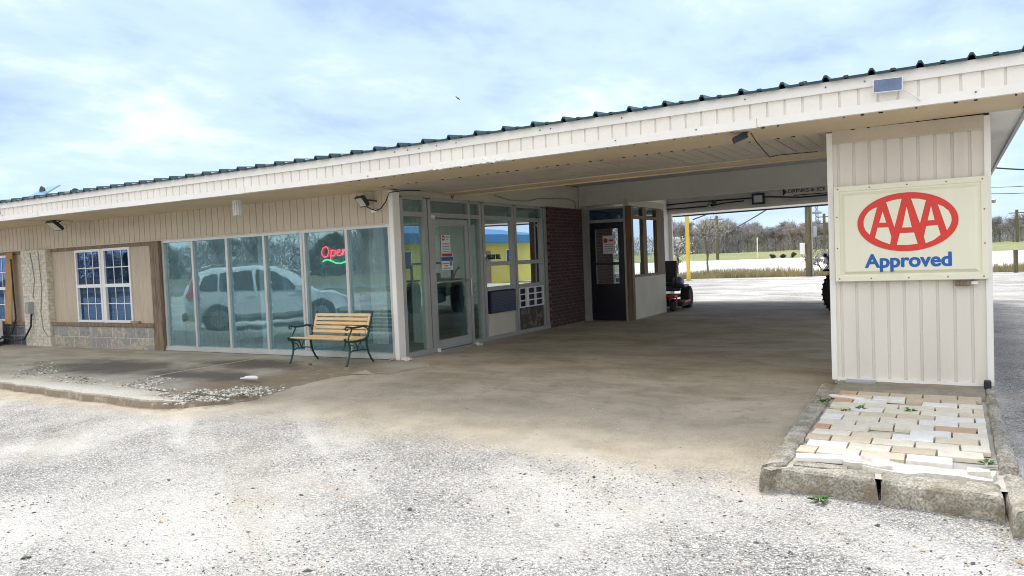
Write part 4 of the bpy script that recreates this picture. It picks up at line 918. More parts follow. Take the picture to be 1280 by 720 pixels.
for s in (-1, 1):
    MB().box(s*.42-.12, s*.42+.12, .15, .78, .55, .64).bevel(.03).build('fender', M['black'], mw)
    MB().tube([(s*.34, .0, .60), (s*.36, -.12, .88), (s*.22, -.16, .98), (s*.10, -.16, .98)], .016, 8).build('steering_lever', M['black'], mw, True)
    wheel(mw, (s*.48, .66, .29), .29, .24, 0, lugs=20)
    cw = wheel(mw, (s*.42, -.72, .15), .15, .12, 0); MB().tube([(s*.42+.09, -.72, .15), (s*.42+.09, -.70, .34), (s*.42, -.68, .38), (s*.42-.09, -.70, .34), (s*.42-.09, -.72, .15)], .02, 8).build('caster_fork', M['mowerred'], mw)
    MB().box(s*.42-.09, s*.42+.09, -.88, -.55, .36, .41).bevel(.015).build('caster_cover', M['mowerred'], mw)
MB().box(-.40, .40, -.70, -.62, .36, .42).build('front_bar', M['mowerred'], mw)
MB().box(-.30, .30, -.62, -.05, .385, .42).build('foot_plate', M['black'], mw)
MB().box(-.31, .31, .58, 1.0, .45, .82).bevel(.05, 2).build('engine', M['mowergrey'], mw)
MB().box(.18, .44, .25, .62, .641, .86).bevel(.04).build('side_console', M['mowergrey'], mw)
MB().tube([(-.3, 1.02, .38), (-.3, 1.08, .75), (.3, 1.08, .75), (.3, 1.02, .38)], .02, 8).build('rear_guard', M['mowerred'], mw)
tr = thing('small_tractor', 'dark tractor with a large black tyre, mostly hidden behind the sign pier', 'tractor', (-1.74, 18.75, .004), R(-25))
for s in (-1, 1):
    wheel(tr, (s*.66, 0, .46), .46, .30, 0, 32, .5, 'tractor', 24); wheel(tr, (s*.5, 1.45, .28), .28, .16, 0, 24, .5, 'tractor', 16)
    MB().box(s*.66-.17, s*.66+.17, -.35, .35, .95, 1.0).bevel(.02).build('fender', M['tractor'], tr)
    MB().box(s*.60-.035, s*.60+.035, -.40, -.33, .45, 1.46).build('roll_bar_post', M['tractor'], tr)
MB().box(-.565, .565, -.40, -.33, 1.461, 1.52).build('roll_bar_top', M['tractor'], tr)
MB().box(-.28, .28, .2, 1.75, .45, 1.0).bevel(.05, 2).build('hood', M['tractor'], tr); MB().box(-.2, .2, -.5, .6, .3, .55).build('chassis', M['black'], tr)
MB().box(-.24, .24, -.32, .12, .74, .84).bevel(.03).build('seat', M['black'], tr); MB().box(-.24, .24, -.38, -.31, .841, 1.2).bevel(.03).build('backrest', M['black'], tr)
MB().tube([(-.60, -.30, 1.0), (-.72, -.30, 1.28), (-.78, -.30, 1.30)], .018, 8).build('control_lever', M['black'], tr); MB().lathe([(.03, -.04), (.045, 0), (.03, .04)], (-.78, -.30, 1.32), seg=12).build('lever_knob', M['black'], tr)
MB().tube([(0, .35, 1.0), (0, .22, 1.15)], .02, 8).build('steering_column', M['black'], tr)
# ================================================================ PLANTER BY THE PIER
def kerb(label, pts, z0, z1, seed, taper=.015):
    """rough cast kerb block from a plan outline"""
    b = bmesh.new(); d = dense(pts, .07); cx = sum(p[0] for p in d)/len(d); cy = sum(p[1] for p in d)/len(d)
    lv = [(z0, 0), (z0+(z1-z0)*.35, .002), (z0+(z1-z0)*.7, .006), (z1-.018, taper), (z1, taper+.022)]; rings = []
    for z, ins in lv:
        ring = []
        for i, (x, y) in enumerate(d):
            a, c = d[i-1], d[(i+1) % len(d)]; tx, ty = c[0]-a[0], c[1]-a[1]; L = math.hypot(tx, ty) or 1; nx, ny = -ty/L, tx/L
            if nx*(cx-x)+ny*(cy-y) < 0: nx, ny = -nx, -ny
            q = Vector((x*5, y*5, z*5+seed)); j = NZ.noise(q)*.010+NZ.noise(q*3.3)*.008
            ring.append(b.verts.new((x+nx*(ins+j), y+ny*(ins+j), z+(NZ.noise(q*1.7)*.010+NZ.noise(q*5)*.007 if z > z0+.05 else 0))))
        rings.append(ring)
    n = len(d)
    for i in range(len(rings)-1):
        for k in range(n): b.faces.new((rings[i][k], rings[i][(k+1) % n], rings[i+1][(k+1) % n], rings[i+1][k]))
    b.faces.new(rings[-1]); bmesh.ops.triangulate(b, faces=[f for f in b.faces if len(f.verts) > 4])
    q = MB(); q.b.free(); q.b = b; o = q.build('concrete_kerb', M['curb']); return tag(o, label, 'kerb')
def g2(px, py, z=.045): p = at(px, py, 2, z); return (p.x, p.y)
kerb('long rough concrete kerb along the left side of the tiled planter', [g2(950, 583), g2(986, 578), g2(1044, 488), g2(1029, 478)], -.14, .045, 1)
kerb('left of two broken kerb blocks across the front of the planter', [g2(949, 588), (-1.19, 5.31), g2(1097, 601), g2(1096, 588), g2(986, 581)], -.14, .045, 2)
kerb('right of two broken kerb blocks across the front of the planter', [g2(1100, 601), g2(1257, 622), g2(1254, 603), g2(1100, 587)], -.14, .04, 3)
kerb('long rough concrete kerb along the right side of the tiled planter', [g2(1229, 486), g2(1243, 484), g2(1277, 583), g2(1247, 586)], -.14, .05, 4)
kerb('short kerb end piece at the front right corner, cut by the frame', [g2(1250, 590), g2(1279, 588), g2(1312, 632), g2(1266, 640)], -.14, .03, 5)
plm = wmat('planter_bed', (.52, .49, .43), .9, .15, 8., (.30, .26, .19), 4., .5, .7, .6, 40)
sheet('planter_bed', span((-1.14, .30, .06)), span((5.40, 9.1, .08)), lambda x, y: .002+NZ.noise((x*4, y*4, 7))*.008+.012*sst(y, 5.9, 5.6), plm)
b = bmesh.new(); nx, ny = 26, 10; gr = []
for j in range(ny+1):
    row = []
    for i in range(nx+1):
        x = -1.12+1.36*i/nx; y0 = 8.36-.10*math.sin(i/nx*3.14)+NZ.noise((x*6, 0, 0))*.03; y = y0+(9.12-y0)*j/ny
        row.append(b.verts.new((x, y, -.01+.055*sst(j/ny, 0, .35)+NZ.noise((x*7, y*7, 2))*.006)))
    gr.append(row)
for j in range(ny):
    for i in range(nx): b.faces.new((gr[j][i], gr[j][i+1], gr[j+1][i+1], gr[j+1][i]))
q = MB(); q.b.free(); q.b = b; o = q.build('mud_bank', M['mud'], smooth=True); o['kind'] = 'structure'
# tiled surface: loose paving tiles, running bond
tm = []
for nm, c in (('tile_cream', (.76, .69, .55)), ('tile_sand', (.70, .59, .43)), ('tile_terracotta', (.60, .38, .24)), ('tile_white', (.82, .79, .72)), ('tile_tan', (.58, .48, .35))): tm.append(wmat(nm, c, .6, .08, 12., (.48, .42, .33), 6., .60, .9, .3, 60))
b = bmesh.new(); rnd = random.Random(3)
y = 5.86; row = 0
while y < 8.42:
    d = .198; x = -1.03+(.0 if row % 2 else -.15)+rnd.uniform(-.03, .03)
    while x < .20:
        w = .288; a, c = max(x, -1.045+.004*row*0), min(x+w, .205)
        if c-a > .06:
            if (row, round(x, 1)) and rnd.random() < .035: x += w+.006; continue
            small = c-a < .2
            mi = rnd.choices([0, 1, 2, 3, 4], [50, 14, 2, 28, 6] if not small else [30, 15, 35, 15, 5])[0]
            if y > 7.9 and rnd.random() < .5: mi = 4
            tilt = Matrix.Rotation(R(rnd.uniform(-.7, .7)), 4, 'X') @ Matrix.Rotation(R(rnd.uniform(-1, 1)), 4, 'Y') @ Matrix.Rotation(R(rnd.uniform(-1.6, 1.6)), 4, 'Z')
            MM = T((a+c)/2, y+d/2, .024+rnd.uniform(-.002, .003)) @ tilt; hw, hd = (c-a)/2-.004, d/2-.004
            vs = [b.verts.new(MM @ Vector((sx*hw*k, sy*hd*k, z))) for z, k in ((-.02, 1), (.009, 1), (.012, .985)) for sx, sy in ((-1, -1), (1, -1), (1, 1), (-1, 1))]
            for l in (0, 4):
                for k in range(4): f = b.faces.new((vs[l+k], vs[l+(k+1) % 4], vs[l+4+(k+1) % 4], vs[l+4+k])); f.material_index = mi
            f = b.faces.new(vs[8:12]); f.material_index = mi
        x += w+.005
    y += d+.004; row += 1
q = MB(); q.b.free(); q.b = b; o = q.build('tile_paving', tm); tag(o, 'loose cream and terracotta paving tiles laid in the planter before the pier', 'paving')
def slab(label, x, y, z, w, d, h, rz, rx=0, mat='rubble', cat='slab', nm='loose_slab', seed=0):
    b = MB(); b.box(-w/2, w/2, -d/2, d/2, -h/2, h/2); b.rough(.006 if mat != 'rubble' else .022, 3 if mat != 'rubble' else 7, seed)
    for v in b.b.verts: v.co = T(x, y, z) @ Matrix.Rotation(rz, 4, 'Z') @ Matrix.Rotation(rx, 4, 'X') @ v.co
    return tag(b.build(nm, M[mat]), label, cat)
q = g2(1035, 574, .05); slab('long white slab lying askew on the front left of the planter tiles', q[0], q[1], .055, .42, .12, .03, R(14), 0, 'trimwhite', seed=1)
q = g2(1030, 583, .03); slab('grey slab under the askew white slab in the planter front', q[0]-.02, q[1]-.02, .03, .34, .10, .025, R(3), 0, 'curb', seed=2)
q = g2(1082, 580, .03); slab('large rounded white concrete chunk left of the front kerb crack', q[0], q[1], .03, .30, .20, .06, R(5), R(4), 'rubble', seed=3)
q = g2(1160, 590, .03); slab('broad white mortar patch behind the right front kerb block', q[0], q[1]+.01, .02, .74, .22, .05, R(-5), 0, 'rubble', seed=4)
q = g2(1238, 597, .03); slab('small square concrete lump in the right front corner of the planter', q[0]-.06, q[1]+.03, .035, .13, .17, .07, R(-6), R(-3), 'rubble', seed=5)
q = g2(1072, 482, .06); slab('flat grey tile leaning at the foot of the white pier siding', q[0]+.0, 8.98, .055, .30, .10, .02, R(-2), R(8), 'greybox', seed=6)
q = g2(1058, 496, .04); slab('bluish white strip of siding lying on the tiles beside the left kerb', q[0], q[1], .035, .34, .07, .02, R(-22), 0, 'fascia', seed=7)
q = at(1235, 481, 1, 8.98); tag(MB().box(q.x-.035, q.x+.03, 8.95, 9.05, .03, .12).bevel(.012).build('black_rubber_piece', M['black']), 'small black rubber piece at the lower right corner of the pier', 'debris')
def weed(label, x, y, z, n, s, seed):
    rr = random.Random(seed); b = MB()
    for k in range(n):
        a = rr.uniform(0, 6.28); L = s*rr.uniform(.5, 1); d = Vector((math.cos(a), math.sin(a), 0)); w = Vector((-d.y, d.x, 0))*L*.22; u = rr.uniform(.3, 1.)
        p0 = Vector((x, y, z))+d*rr.uniform(0, s*.5); p1 = p0+d*L*.5+Vector((0, 0, L*.6*u)); p2 = p0+d*L+Vector((0, 0, L*.5*u))
        vs = [b.b.verts.new(v) for v in (p0, p1-w, p2, p1+w)]; b.b.faces.new(vs)
    return tag(b.build('weed', M['weed']), label, 'weed')
for lab, px, py, z, n, s in (('green weed at the top end of the left planter kerb', 1031, 502, .045, 26, .06), ('green weed between tiles near the left kerb', 1057, 514, .03, 16, .05), ('green weed between tiles, second from the left kerb', 1077, 511, .03, 16, .055), ('green weed with dry stem in the middle of the tiles', 1138, 514, .03, 20, .06), ('green weed by the right kerb near the front', 1234, 580, .03, 20, .06), ('green weed at the foot of the left front kerb block', 1024, 626, -.09, 24, .06)):
    p = at(px, py, 2, z); weed(lab, p.x, p.y, z, n, s, px)
# ================================================================ LOOSE STONES
def stone_mesh(rr, b, c, s):
    M_ = T(*c) @ Matrix.Rotation(rr.uniform(0, 6.28), 4, 'Z') @ Matrix.Rotation(rr.uniform(-.5, .5), 4, 'X') @ Matrix.Diagonal((s*rr.uniform(.7, 1.4), s*rr.uniform(.6, 1.1), s*rr.uniform(.35, .75), 1))
    vs = [b.verts.new(M_ @ Vector((x*rr.uniform(.75, 1.15), y*rr.uniform(.75, 1.15), z*rr.uniform(.75, 1.15)))) for x, y, z in ((1, 0, 0), (-1, 0, 0), (0, 1, 0), (0, -1, 0), (.1, .1, 1), (0, 0, -1), (.7, .7, .3), (-.7, .6, .4))]
    return bmesh.ops.convex_hull(b, input=vs)
def pebbles():
    rr = random.Random(11); protos = []
    verts, faces, mids = [], [], []
    for i in range(14):
        b = bmesh.new(); stone_mesh(rr, b, (0, 0, 0), 1.); b.verts.ensure_lookup_table()
        lv = [v for v in b.verts if v.link_faces]; ix = {v: k for k, v in enumerate(lv)}
        protos.append(([v.co.copy() for v in lv], [[ix[v] for v in f.verts] for f in b.faces])); b.free()
    def put(x, y, z, s, mi):
        pv, pf = protos[rr.randrange(14)]; a = rr.uniform(0, 6.28); ca, sa = math.cos(a)*s, math.sin(a)*s; n0 = len(verts)
        for v in pv: verts.append((x+v.x*ca-v.y*sa, y+v.x*sa+v.y*ca, z+v.z*s))
        for f in pf: faces.append([n0+k for k in f]); mids.append(mi)
    n = 0
    while n < 26000:
        # denser near the lens
        d = 2.3+4.6*rr.random()**1.35; ang = R(30.27)+R(rr.uniform(-37, 37)); x, y = -math.sin(ang)*d, math.cos(ang)*d
        if x > -1.3 and y > 5.2: continue
        if y > 5.6: continue
        if y+ x*.10+NZ.noise((x*1.1, y*1.1, 0))*.6 > 5.5 and rr.random() < .8: continue
        k = NZ.noise((x*.9, y*.9, 4))
        if rr.random() > .55+k: continue
        s = min(.022, .0045*math.exp(rr.gauss(0, .42)))
        mi = rr.choices([0, 1, 2, 3], [38, 28, 26, 8])[0]
        put(x, y, lotz2(x, y)+s*.2, s, mi); n += 1
    for k in range(20):                           # a few larger clods and stones
        d = 2.6+4.*rr.random(); ang = R(30.27)+R(rr.uniform(-37, 37)); x, y = -math.sin(ang)*d, math.cos(ang)*d
        if y < 5.4: s = rr.uniform(.014, .032); put(x, y, lotz2(x, y)+s*.15, s, rr.choice([1, 2, 2, 3]))
    for k in range(420):                          # fine debris in front of the planter and along the drive edge
        x = rr.uniform(-6.5, .3); y = rr.uniform(5., 7.4)
        if x > -1.25 and y > 5.2: continue
        s = .004*math.exp(rr.gauss(0, .5)); put(x, y, lotz2(x, y)+s*.3, s, rr.choice([0, 1, 3]))
    me = bpy.data.meshes.new('loose_gravel'); me.from_pydata(verts, [], faces)
    for nm, c in (('stone_white', (.78, .745, .68)), ('stone_grey', (.34, .33, .315)), ('stone_dark', (.10, .098, .095)), ('stone_tan', (.48, .38, .26))): me.materials.append(wmat(nm, c, .9, .12, 30, bump=0))
    me.polygons.foreach_set('material_index', mids); me.update()
    o = bpy.data.objects.new('loose_gravel', me); col.objects.link(o); o['kind'] = 'stuff'
pebbles()
def rubble():
    rr = random.Random(5); b = bmesh.new()
    spots = [((15, 470), (70, 462)), ((70, 474), (120, 478)), ((150, 482), (215, 492)), ((215, 500), (260, 490)), ((255, 497), (320, 487)), ((300, 494), (345, 488)), ((170, 485), (205, 474)), ((35, 462), (60, 456))]
    for (a, c), n in zip(spots, (130, 110, 420, 420, 560, 160, 220, 50)):
        for k in range(n):
            t = rr.random(); px = a[0]+(c[0]-a[0])*t+rr.uniform(-14, 14); py = a[1]+(c[1]-a[1])*t+rr.uniform(-4, 5); p = at(px, py, 2, -.01)
            s = .006+.028*rr.random()**2.2; n0 = len(b.faces); stone_mesh(rr, b, (p.x, p.y, .006 if p.y > 6.2 else -.02), s); b.faces.ensure_lookup_table(); mi = rr.choices([0, 1, 2], [48, 40, 12])[0]
            for f in b.faces[n0:]: f.material_index = mi
    q = MB(); q.b.free(); q.b = b; o = q.build('concrete_rubble', [M['rubble'], M['curb'], wmat('rubble_grey', (.22, .21, .19), .9, .2, 10)]); o['kind'] = 'stuff'
rubble()
def chunk(label, px, py, z, s, mat='rubble', seed=0):
    rr = random.Random(seed); b = bmesh.new(); p = at(px, py, 2, z); stone_mesh(rr, b, (p.x, p.y, z+s*.3), s); stone_mesh(rr, b, (p.x+s*.5, p.y+s*.3, z+s*.2), s*.7)
    q = MB(); q.b.free(); q.b = b; return tag(q.build('concrete_chunk', M[mat]), label, 'debris')
chunk('pale concrete chunk at the foot of the lobby corner post', 508, 451, .0, .09, seed=1)
chunk('grey concrete lump beside the sill left of the lobby corner post', 489, 451, .0, .06, 'curb', 2)
chunk('concrete crumb at the foot of the frame right of the entrance door', 598, 432, .0, .08, 'rubble', 3)
chunk('dark dry clod on the sidewalk under the bench', 387, 456, .004, .045, 'wood', 4)
chunk('tan rubble bit lying on the window ledge under the white windows', 172, 404, .54, .06, 'panel', 5) if False else None
tag(MB().box(-14.55, -14.28, F-.10, F-.05, .536, .575).rough(.02, 2, 3).build('dry_debris', M['cardboard']), 'tan dry debris lying on the wooden ledge below the right window', 'debris')
p = at(311, 474, 2, .01)
wb = MB().tube([(p.x-.14, p.y-.02, .018), (p.x-.09, p.y-.015, .02), (p.x-.04, p.y-.01, .03), (p.x+.05, p.y, .034), (p.x+.12, p.y+.02, .032), (p.x+.15, p.y+.03, .028)], [.012, .013, .026, .030, .030, .02], 10).build('plastic_bottle', M['white'], smooth=True)
tag(wb, 'crumpled white bottle lying on the dark stained sidewalk', 'litter')
# ================================================================ FAR SIDE OF THE SITE
def pole(nm, label, cat, px, py, Y, r, h, mat, tp=.8):
    p = at(px, py, 1, Y); t = wthing(nm, label, cat, (p.x, Y, -.1)); MB().tube([(p.x, Y, -.12), (p.x, Y, h)], [r, r*tp], 14).build('pole', M[mat], t, smooth=True); return t, p.x
t, px_ = pole('sign_post', 'tall yellow painted post beyond the drive-through opening', 'post', 861, 350, 39.8, .105, 6.5, 'yellowpole', 1)
MB().box(px_-1.4, px_+1.4, 39.7, 39.9, 6.4, 7.8).bevel(.03).build('sign_box', M['trimwhite'], t); MB().lathe([(.25, -.1), (.25, .02), (.14, .05)], (px_, 39.8, -.02), seg=14).build('footing', M['curb'], t)
t, ux = pole('utility_pole', 'thick mossy wooden utility pole seen through the drive-through, left of the pier', 'utility pole', 1012, 343, 41.8, .18, 10., 'polewood', .7)
MB().box(ux-1.2, ux+1.2, 41.60, 41.70, 9.2, 9.32).build('crossarm', M['polewood'], t)
MB().lathe([(.10, 0), (.13, .04), (.13, .5), (.08, .56)], (ux+.29, 41.75, 2.0), seg=16).build('transformer', M['greybox'], t, smooth=True)
q = at(1003.5, 310, 1, 41.7); MB().box(q.x-.12, q.x+.12, 41.5, 41.75, q.z-.32, q.z+.26).bevel(.02).build('meter_cabinet', M['white'], t)
MB().tube([(ux+.2, 41.6, -.1), (ux+.19, 41.6, 5)], .03, 6).build('conduit', M['cablegrey'], t)
def far_pole(label, px, ptop, pbot, Y, r, mat='polewood', arms=True):
    a = at(px, pbot, 1, Y); z = at(px, ptop, 1, Y).z; t = wthing('utility_pole', label, 'utility pole', (a.x, Y, a.z)); MB().tube([(a.x, Y, min(0, a.z)), (a.x, Y, z)], r, 8).build('pole', M[mat], t)
    if arms:
        for k in range(arms): MB().box(a.x-1.1, a.x+1.1, Y-.06, Y+.06, z-.6-k*1.1, z-.45-k*1.1).build('crossarm', M[mat], t)
    return t, a.x, z
far_pole('thin dark utility pole among the far trees, right of the yellow post', 897, 270, 320, 120, .24, arms=1)
far_pole('far utility pole with several crossarms just left of the sign pier', 1031, 267, 308, 135, .22, arms=3)
far_pole('far utility pole beyond the field at the right edge of the photo', 1271.5, 262, 300, 150, .22, arms=2)
t, lx, lz = far_pole('slim pale street lamp standing in the far green verge', 947, 297, 318, 118, .085, 'trimwhite', 0); t.name = 'street_lamp'; t['category'] = 'street lamp'
MB().box(lx-.25, lx+.5, 117.85, 118.15, lz-.1, lz+.2).build('lamp_head', M['trimwhite'], t)
a = at(1021.5, 295, 1, 420); zt = at(1021.5, 245, 1, 420).z
tw = wthing('radio_tower', 'tall pale lattice radio tower far behind the trees, right of the wooden pole', 'tower', (a.x, 420, 0)); b = MB()
for k in range(3): an = 2.094*k; b.tube([(a.x+1.5*math.cos(an), 420+1.5*math.sin(an), 0), (a.x+.3*math.cos(an), 420+.3*math.sin(an), zt)], .16, 5)
for k in range(14):
    z = zt*k/14; f = 1.5-1.2*k/14; z2 = zt*(k+1)/14
    b.tube([(a.x-f, 420, z), (a.x+f*.95, 420, z2)], .12, 4); b.tube([(a.x+f, 420, z), (a.x-f*.95, 420, z2)], .12, 4)
b.build('lattice_mast', M['steel'], tw); zp = at(1021.5, 266, 1, 420).z; MB().box(a.x-2.2, a.x+2.2, 418, 422, zp-.5, zp+.5).build('platform', M['steel'], tw)
# fence posts on the right
for lab, px, py, Y in (('dark short fence post on the gravel near the right edge', 1270, 343, 40.),):
    p = at(px, py, 2, -.1); tag(MB().tube([(p.x, p.y, -.12), (p.x, p.y, 1.0)], .09, 8).rough(.01, 1).build('fence_post', M['polewood']), lab, 'fence post')
# sky wires
def wire(label, a, c, sag, r=.03):
    pts = []
    for k in range(17): t_ = k/16; p = Vector(a).lerp(Vector(c), t_); p.z -= sag*4*t_*(1-t_); pts.append(p)
    return tag(MB().tube(pts, r, 5).build('overhead_wire', M['cable']), label, 'wire')
a, c = at(833, 279, 1, 25), at(862, 262, 1, 39.8); wire('short dark service wire crossing the left corner of the drive-through opening', (-7.2, 24.0, 2.55), (a.x+4.2, 60, 9.), .2, .02)
a, c = at(908, 288, 1, 60), at(962, 262, 1, 30); wire('dark sloping service wire in the sky of the drive-through opening', tuple(at(880, 298, 1, 100)), tuple(at(985, 245, 1, 26)), .4, .03)
wire('dark power line crossing the sky right of the sign pier', tuple(at(1225, 208, 1, 60)), tuple(at(1330, 212, 1, 60)), .1, .05)
for k, (y1, y2) in enumerate(((300-62, 300-67), (300-54, 300-58))): wire(['upper thin pale power line far right of the pier', 'lower thin pale power line far right of the pier'][k], tuple(at(1230, y1-4, 1, 150)), tuple(at(1320, y2-4, 1, 150)), .2, .05)
# birds
q = at(572, 122.5, 1, 40); bd = wthing('bird', 'small dark bird gliding in the sky above the roof', 'bird', tuple(q)); b = MB()
b.tube([q+Vector((-.13, 0, .10)), q+Vector((0, 0, 0)), q+Vector((.13, 0, -.1)), q+Vector((.2, 0, -.14))], [.012, .045, .03, .008], 8)
for s, w in ((1, .22), (-1, .18)):
    vs = [b.b.verts.new(v) for v in (q+Vector((-.05, 0, .04)), q+Vector((.06, 0, -.05)), q+Vector((.02, s*w, .08)), q+Vector((-.06, s*w*.9, .09)))]; b.b.faces.new(vs)
b.build('bird_body', M['cable'], bd)
# ================================================================ VEGETATION
def tree_mesh(seed, h, spread, twn, mat, trunkfrac=.25, tw=.03, lean=0, low=False):
    rr = random.Random(seed); tb = MB(); cb = bmesh.new()
    def twig(p, d, L, w):
        n_ = d.cross(Vector((rr.uniform(-1, 1), rr.uniform(-1, 1), rr.uniform(-1, 1))));
        if n_.length < 1e-3: return
        n_ = n_.normalized()*w; vs = [cb.verts.new(v) for v in (p-n_, p+n_, p+d*L)]; cb.faces.new(vs)
    tips = []
    def grow(p, d, L, r, lev):
        q = p+d*L; m_ = (p+q)/2+Vector((rr.uniform(-1, 1), rr.uniform(-1, 1), 0))*L*.06
        tb.tube([p, m_, q], [r, r*.82, r*.62], 5 if lev < 2 else 3, cap=False)
        if lev >= 3: tips.append((q, d, L)); tips.append((m_, d, L)); return
        for k in range(rr.choice((2, 3, 3)) if lev else 4):
            a = rr.uniform(0, 6.28); s = rr.uniform(.35, .95)*spread
            nd = (d+Vector((math.cos(a)*s, math.sin(a)*s, rr.uniform(-.1, .3)))).normalized(); grow(p.lerp(q, rr.uniform(.6, 1.)), nd, L*rr.uniform(.6, .85), r*.58, lev+1)
        tips.append((q, d, L*.7))
    grow(Vector((0, 0, -.1)), Vector((lean, 0, 1)).normalized(), h*trunkfrac*1.25, h*.018, 0)
    top = max(t_[0].z for t_ in tips)
    for k in range(twn):
        p, d, L = rr.choice(tips); nd = (d*rr.uniform(.2, 1)+Vector((rr.uniform(-1, 1), rr.uniform(-1, 1), rr.uniform(-.4, 1.)))*.8).normalized(); o = p+Vector((rr.gauss(0, 1), rr.gauss(0, 1), rr.gauss(0, .7)))*L*.28
        twig(o, nd, L*rr.uniform(.25, .7), tw*rr.uniform(.5, 1.3))
    if low:
        for k in range(twn//4):
            a = rr.uniform(0, 6.28); r_ = abs(rr.gauss(0, .24))*top; z = top*rr.uniform(0, .55); twig(Vector((math.cos(a)*r_, math.sin(a)*r_, z)), Vector((rr.uniform(-.6, .6), rr.uniform(-.6, .6), 1)).normalized(), top*rr.uniform(.06, .16), tw*.8)
    return tb, cb, top
def tree_proto(nm, label, group, seed, h, spread, twn, mat, **kw):
    t = thing(nm, label, 'tree', (0, 0, -500), 0, group); tb, cb, top = tree_mesh(seed, h, spread, twn, mat, **kw); s = h/top
    for bb in (tb.b, cb):
        for v in bb.verts: v.co *= s
    tb.build('trunk', M['bark'], t); q = MB(); q.b.free(); q.b = cb; q.build('crown', M[mat], t); return t
GF = 'bare trees in the far tree line behind the field'; GB = 'bare trees across the road, mirrored in the lobby glass'
protos = [tree_proto('bare_tree', 'grey-brown leafless tree in the far tree line behind the field', GF, 21, 8., .8, 2600, 'twig', tw=.05, low=True),
          tree_proto('bare_tree', 'grey-brown leafless tree in the far tree line behind the field', GF, 22, 8., 1.0, 2600, 'twig', tw=.05, low=True),
          tree_proto('bare_tree', 'reddish-brown leafless tree in the far tree line behind the field', GF, 23, 7., 1.1, 2400, 'twigred', tw=.05, low=True),
          tree_proto('budding_tree', 'pale budding rounded tree in the far tree line behind the field', GF, 24, 6., 1.2, 2600, 'twigpale', tw=.05, low=True),
          tree_proto('evergreen_tree', 'dark evergreen bush-like tree in the far tree line behind the field', GF, 25, 6., 1.0, 4200, 'evergreen', tw=.11, low=True)]
used = set()
def plant(i, x, y, z, s, rz, label=None, group=None):
    o = protos[i] if i not in used else copy_tree(protos[i]); used.add(i)
    o.location = (x, y, z); o.scale = (s, s, s*random.uniform(.9, 1.1)); o.rotation_euler = (0, 0, rz)
    if label: o['label'] = label
    if group: o['group'] = group
rt_ = random.Random(9)
def fan(px, Y): p = at(px, 300, 1, Y); return p.x
for k in range(44):                              # seen through the drive-through opening
    px = 826+(1046-826)*(k+rt_.uniform(-.3, .3))/43; Y = rt_.uniform(152, 200); i = rt_.choices([0, 1, 2, 3, 4], [38, 30, 12, 14, 6])[0]
    if 925 < px < 965 and rt_.random() < .5: i = 3
    if 985 < px < 1010 and rt_.random() < .6: i = 2
    hh = (6.9 if px < 940 else 5.6) ; hh = hh*rt_.uniform(.8, 1.05)*(Y/175)*(.85 if i in (3,) else 1)
    plant(i, fan(px, Y), Y, .75, hh/8*(1 if i < 2 else (1.12 if i == 2 else 1.1)), rt_.uniform(0, 6.28))
for k in range(16):                              # right of the pier
    px = 1232+(1330-1232)*(k+rt_.uniform(-.3, .3))/15; Y = rt_.uniform(160, 215); i = rt_.choices([0, 1, 2, 3], [40, 30, 10, 20])[0]
    plant(i, fan(px, Y), Y, .75, rt_.uniform(4., 5.4)/8*Y/175, rt_.uniform(0, 6.28))
def woodland():
    rr = random.Random(31); b = bmesh.new()
    def clump(x, y, h, w, n, tw):
        for k in range(n):
            z = h*rr.random()**.8; p = Vector((x+rr.gauss(0, w), y+rr.gauss(0, w*.6), z)); d = Vector((rr.uniform(-.6, .6), rr.uniform(-.6, .6), rr.uniform(.3, 1))); L = rr.uniform(.8, 2.4); n_ = Vector((rr.uniform(-1, 1), rr.uniform(-1, 1), rr.uniform(-.3, .3))).normalized()*tw
            vs = [b.verts.new(v) for v in (p-n_, p+n_, p+d*L)]; b.faces.new(vs)
    for k in range(90): x = -150+k*3.0; clump(x, 215+rr.uniform(-8, 8), rr.uniform(4.6, 6.4), 2.4, 260, .09)
    for k in range(90): x = -210+k*3.5; clump(x, -98+rr.uniform(-6, 6), rr.uniform(5.5, 8.5), 2.6, 420, .14)
    q = MB(); q.b.free(); q.b = b; o = q.build('woodland', M['twig']); o['kind'] = 'stuff'
woodland()
for k in range(26):                              # behind the photographer, mirrored in the glass
    x = -150+k*7.+rt_.uniform(-2, 2); i = rt_.choices([0, 1, 2, 4], [45, 30, 10, 15])[0]
    plant(i, x, rt_.uniform(-90, -70), -.15, rt_.uniform(6.5, 9.)/8, rt_.uniform(0, 6.28), 'bare tree across the road, seen only mirrored in the lobby glass', GB)
# nearer shrubs beyond the rear lot
def near_tree(nm, label, cat, px, Y, h, seed, spread, twn, mat, tw, **kw):
    t = tree_proto(nm, label, None, seed, h, spread, twn, mat, tw=tw, **kw); t['category'] = cat; t.location = (fan(px, Y), Y, -.15); return t
near_tree('small_bare_tree', 'pale slender bare tree standing just right of the yellow post', 'tree', 884, 50., 4.0, 41, .9, 420, 'twigpale', .012, trunkfrac=.3)
near_tree('leaning_sapling', 'bare leaning sapling just left of the mossy utility pole', 'tree', 1000, 47., 1.9, 42, .9, 90, 'twigpale', .010, lean=.5)
near_tree('grey_bush', 'grey twiggy bush at the foot of the field beside the sign pier', 'bush', 1030, 44., 1.3, 43, 1.2, 900, 'twig', .012, trunkfrac=.15)
bt_ = near_tree('flowering_shrub', 'white flowering shrub behind the mower beside the building corner', 'shrub', 846, 46., 2.6, 44, 1.0, 260, 'twig', .012, trunkfrac=.2)
rr = random.Random(6); b = MB()
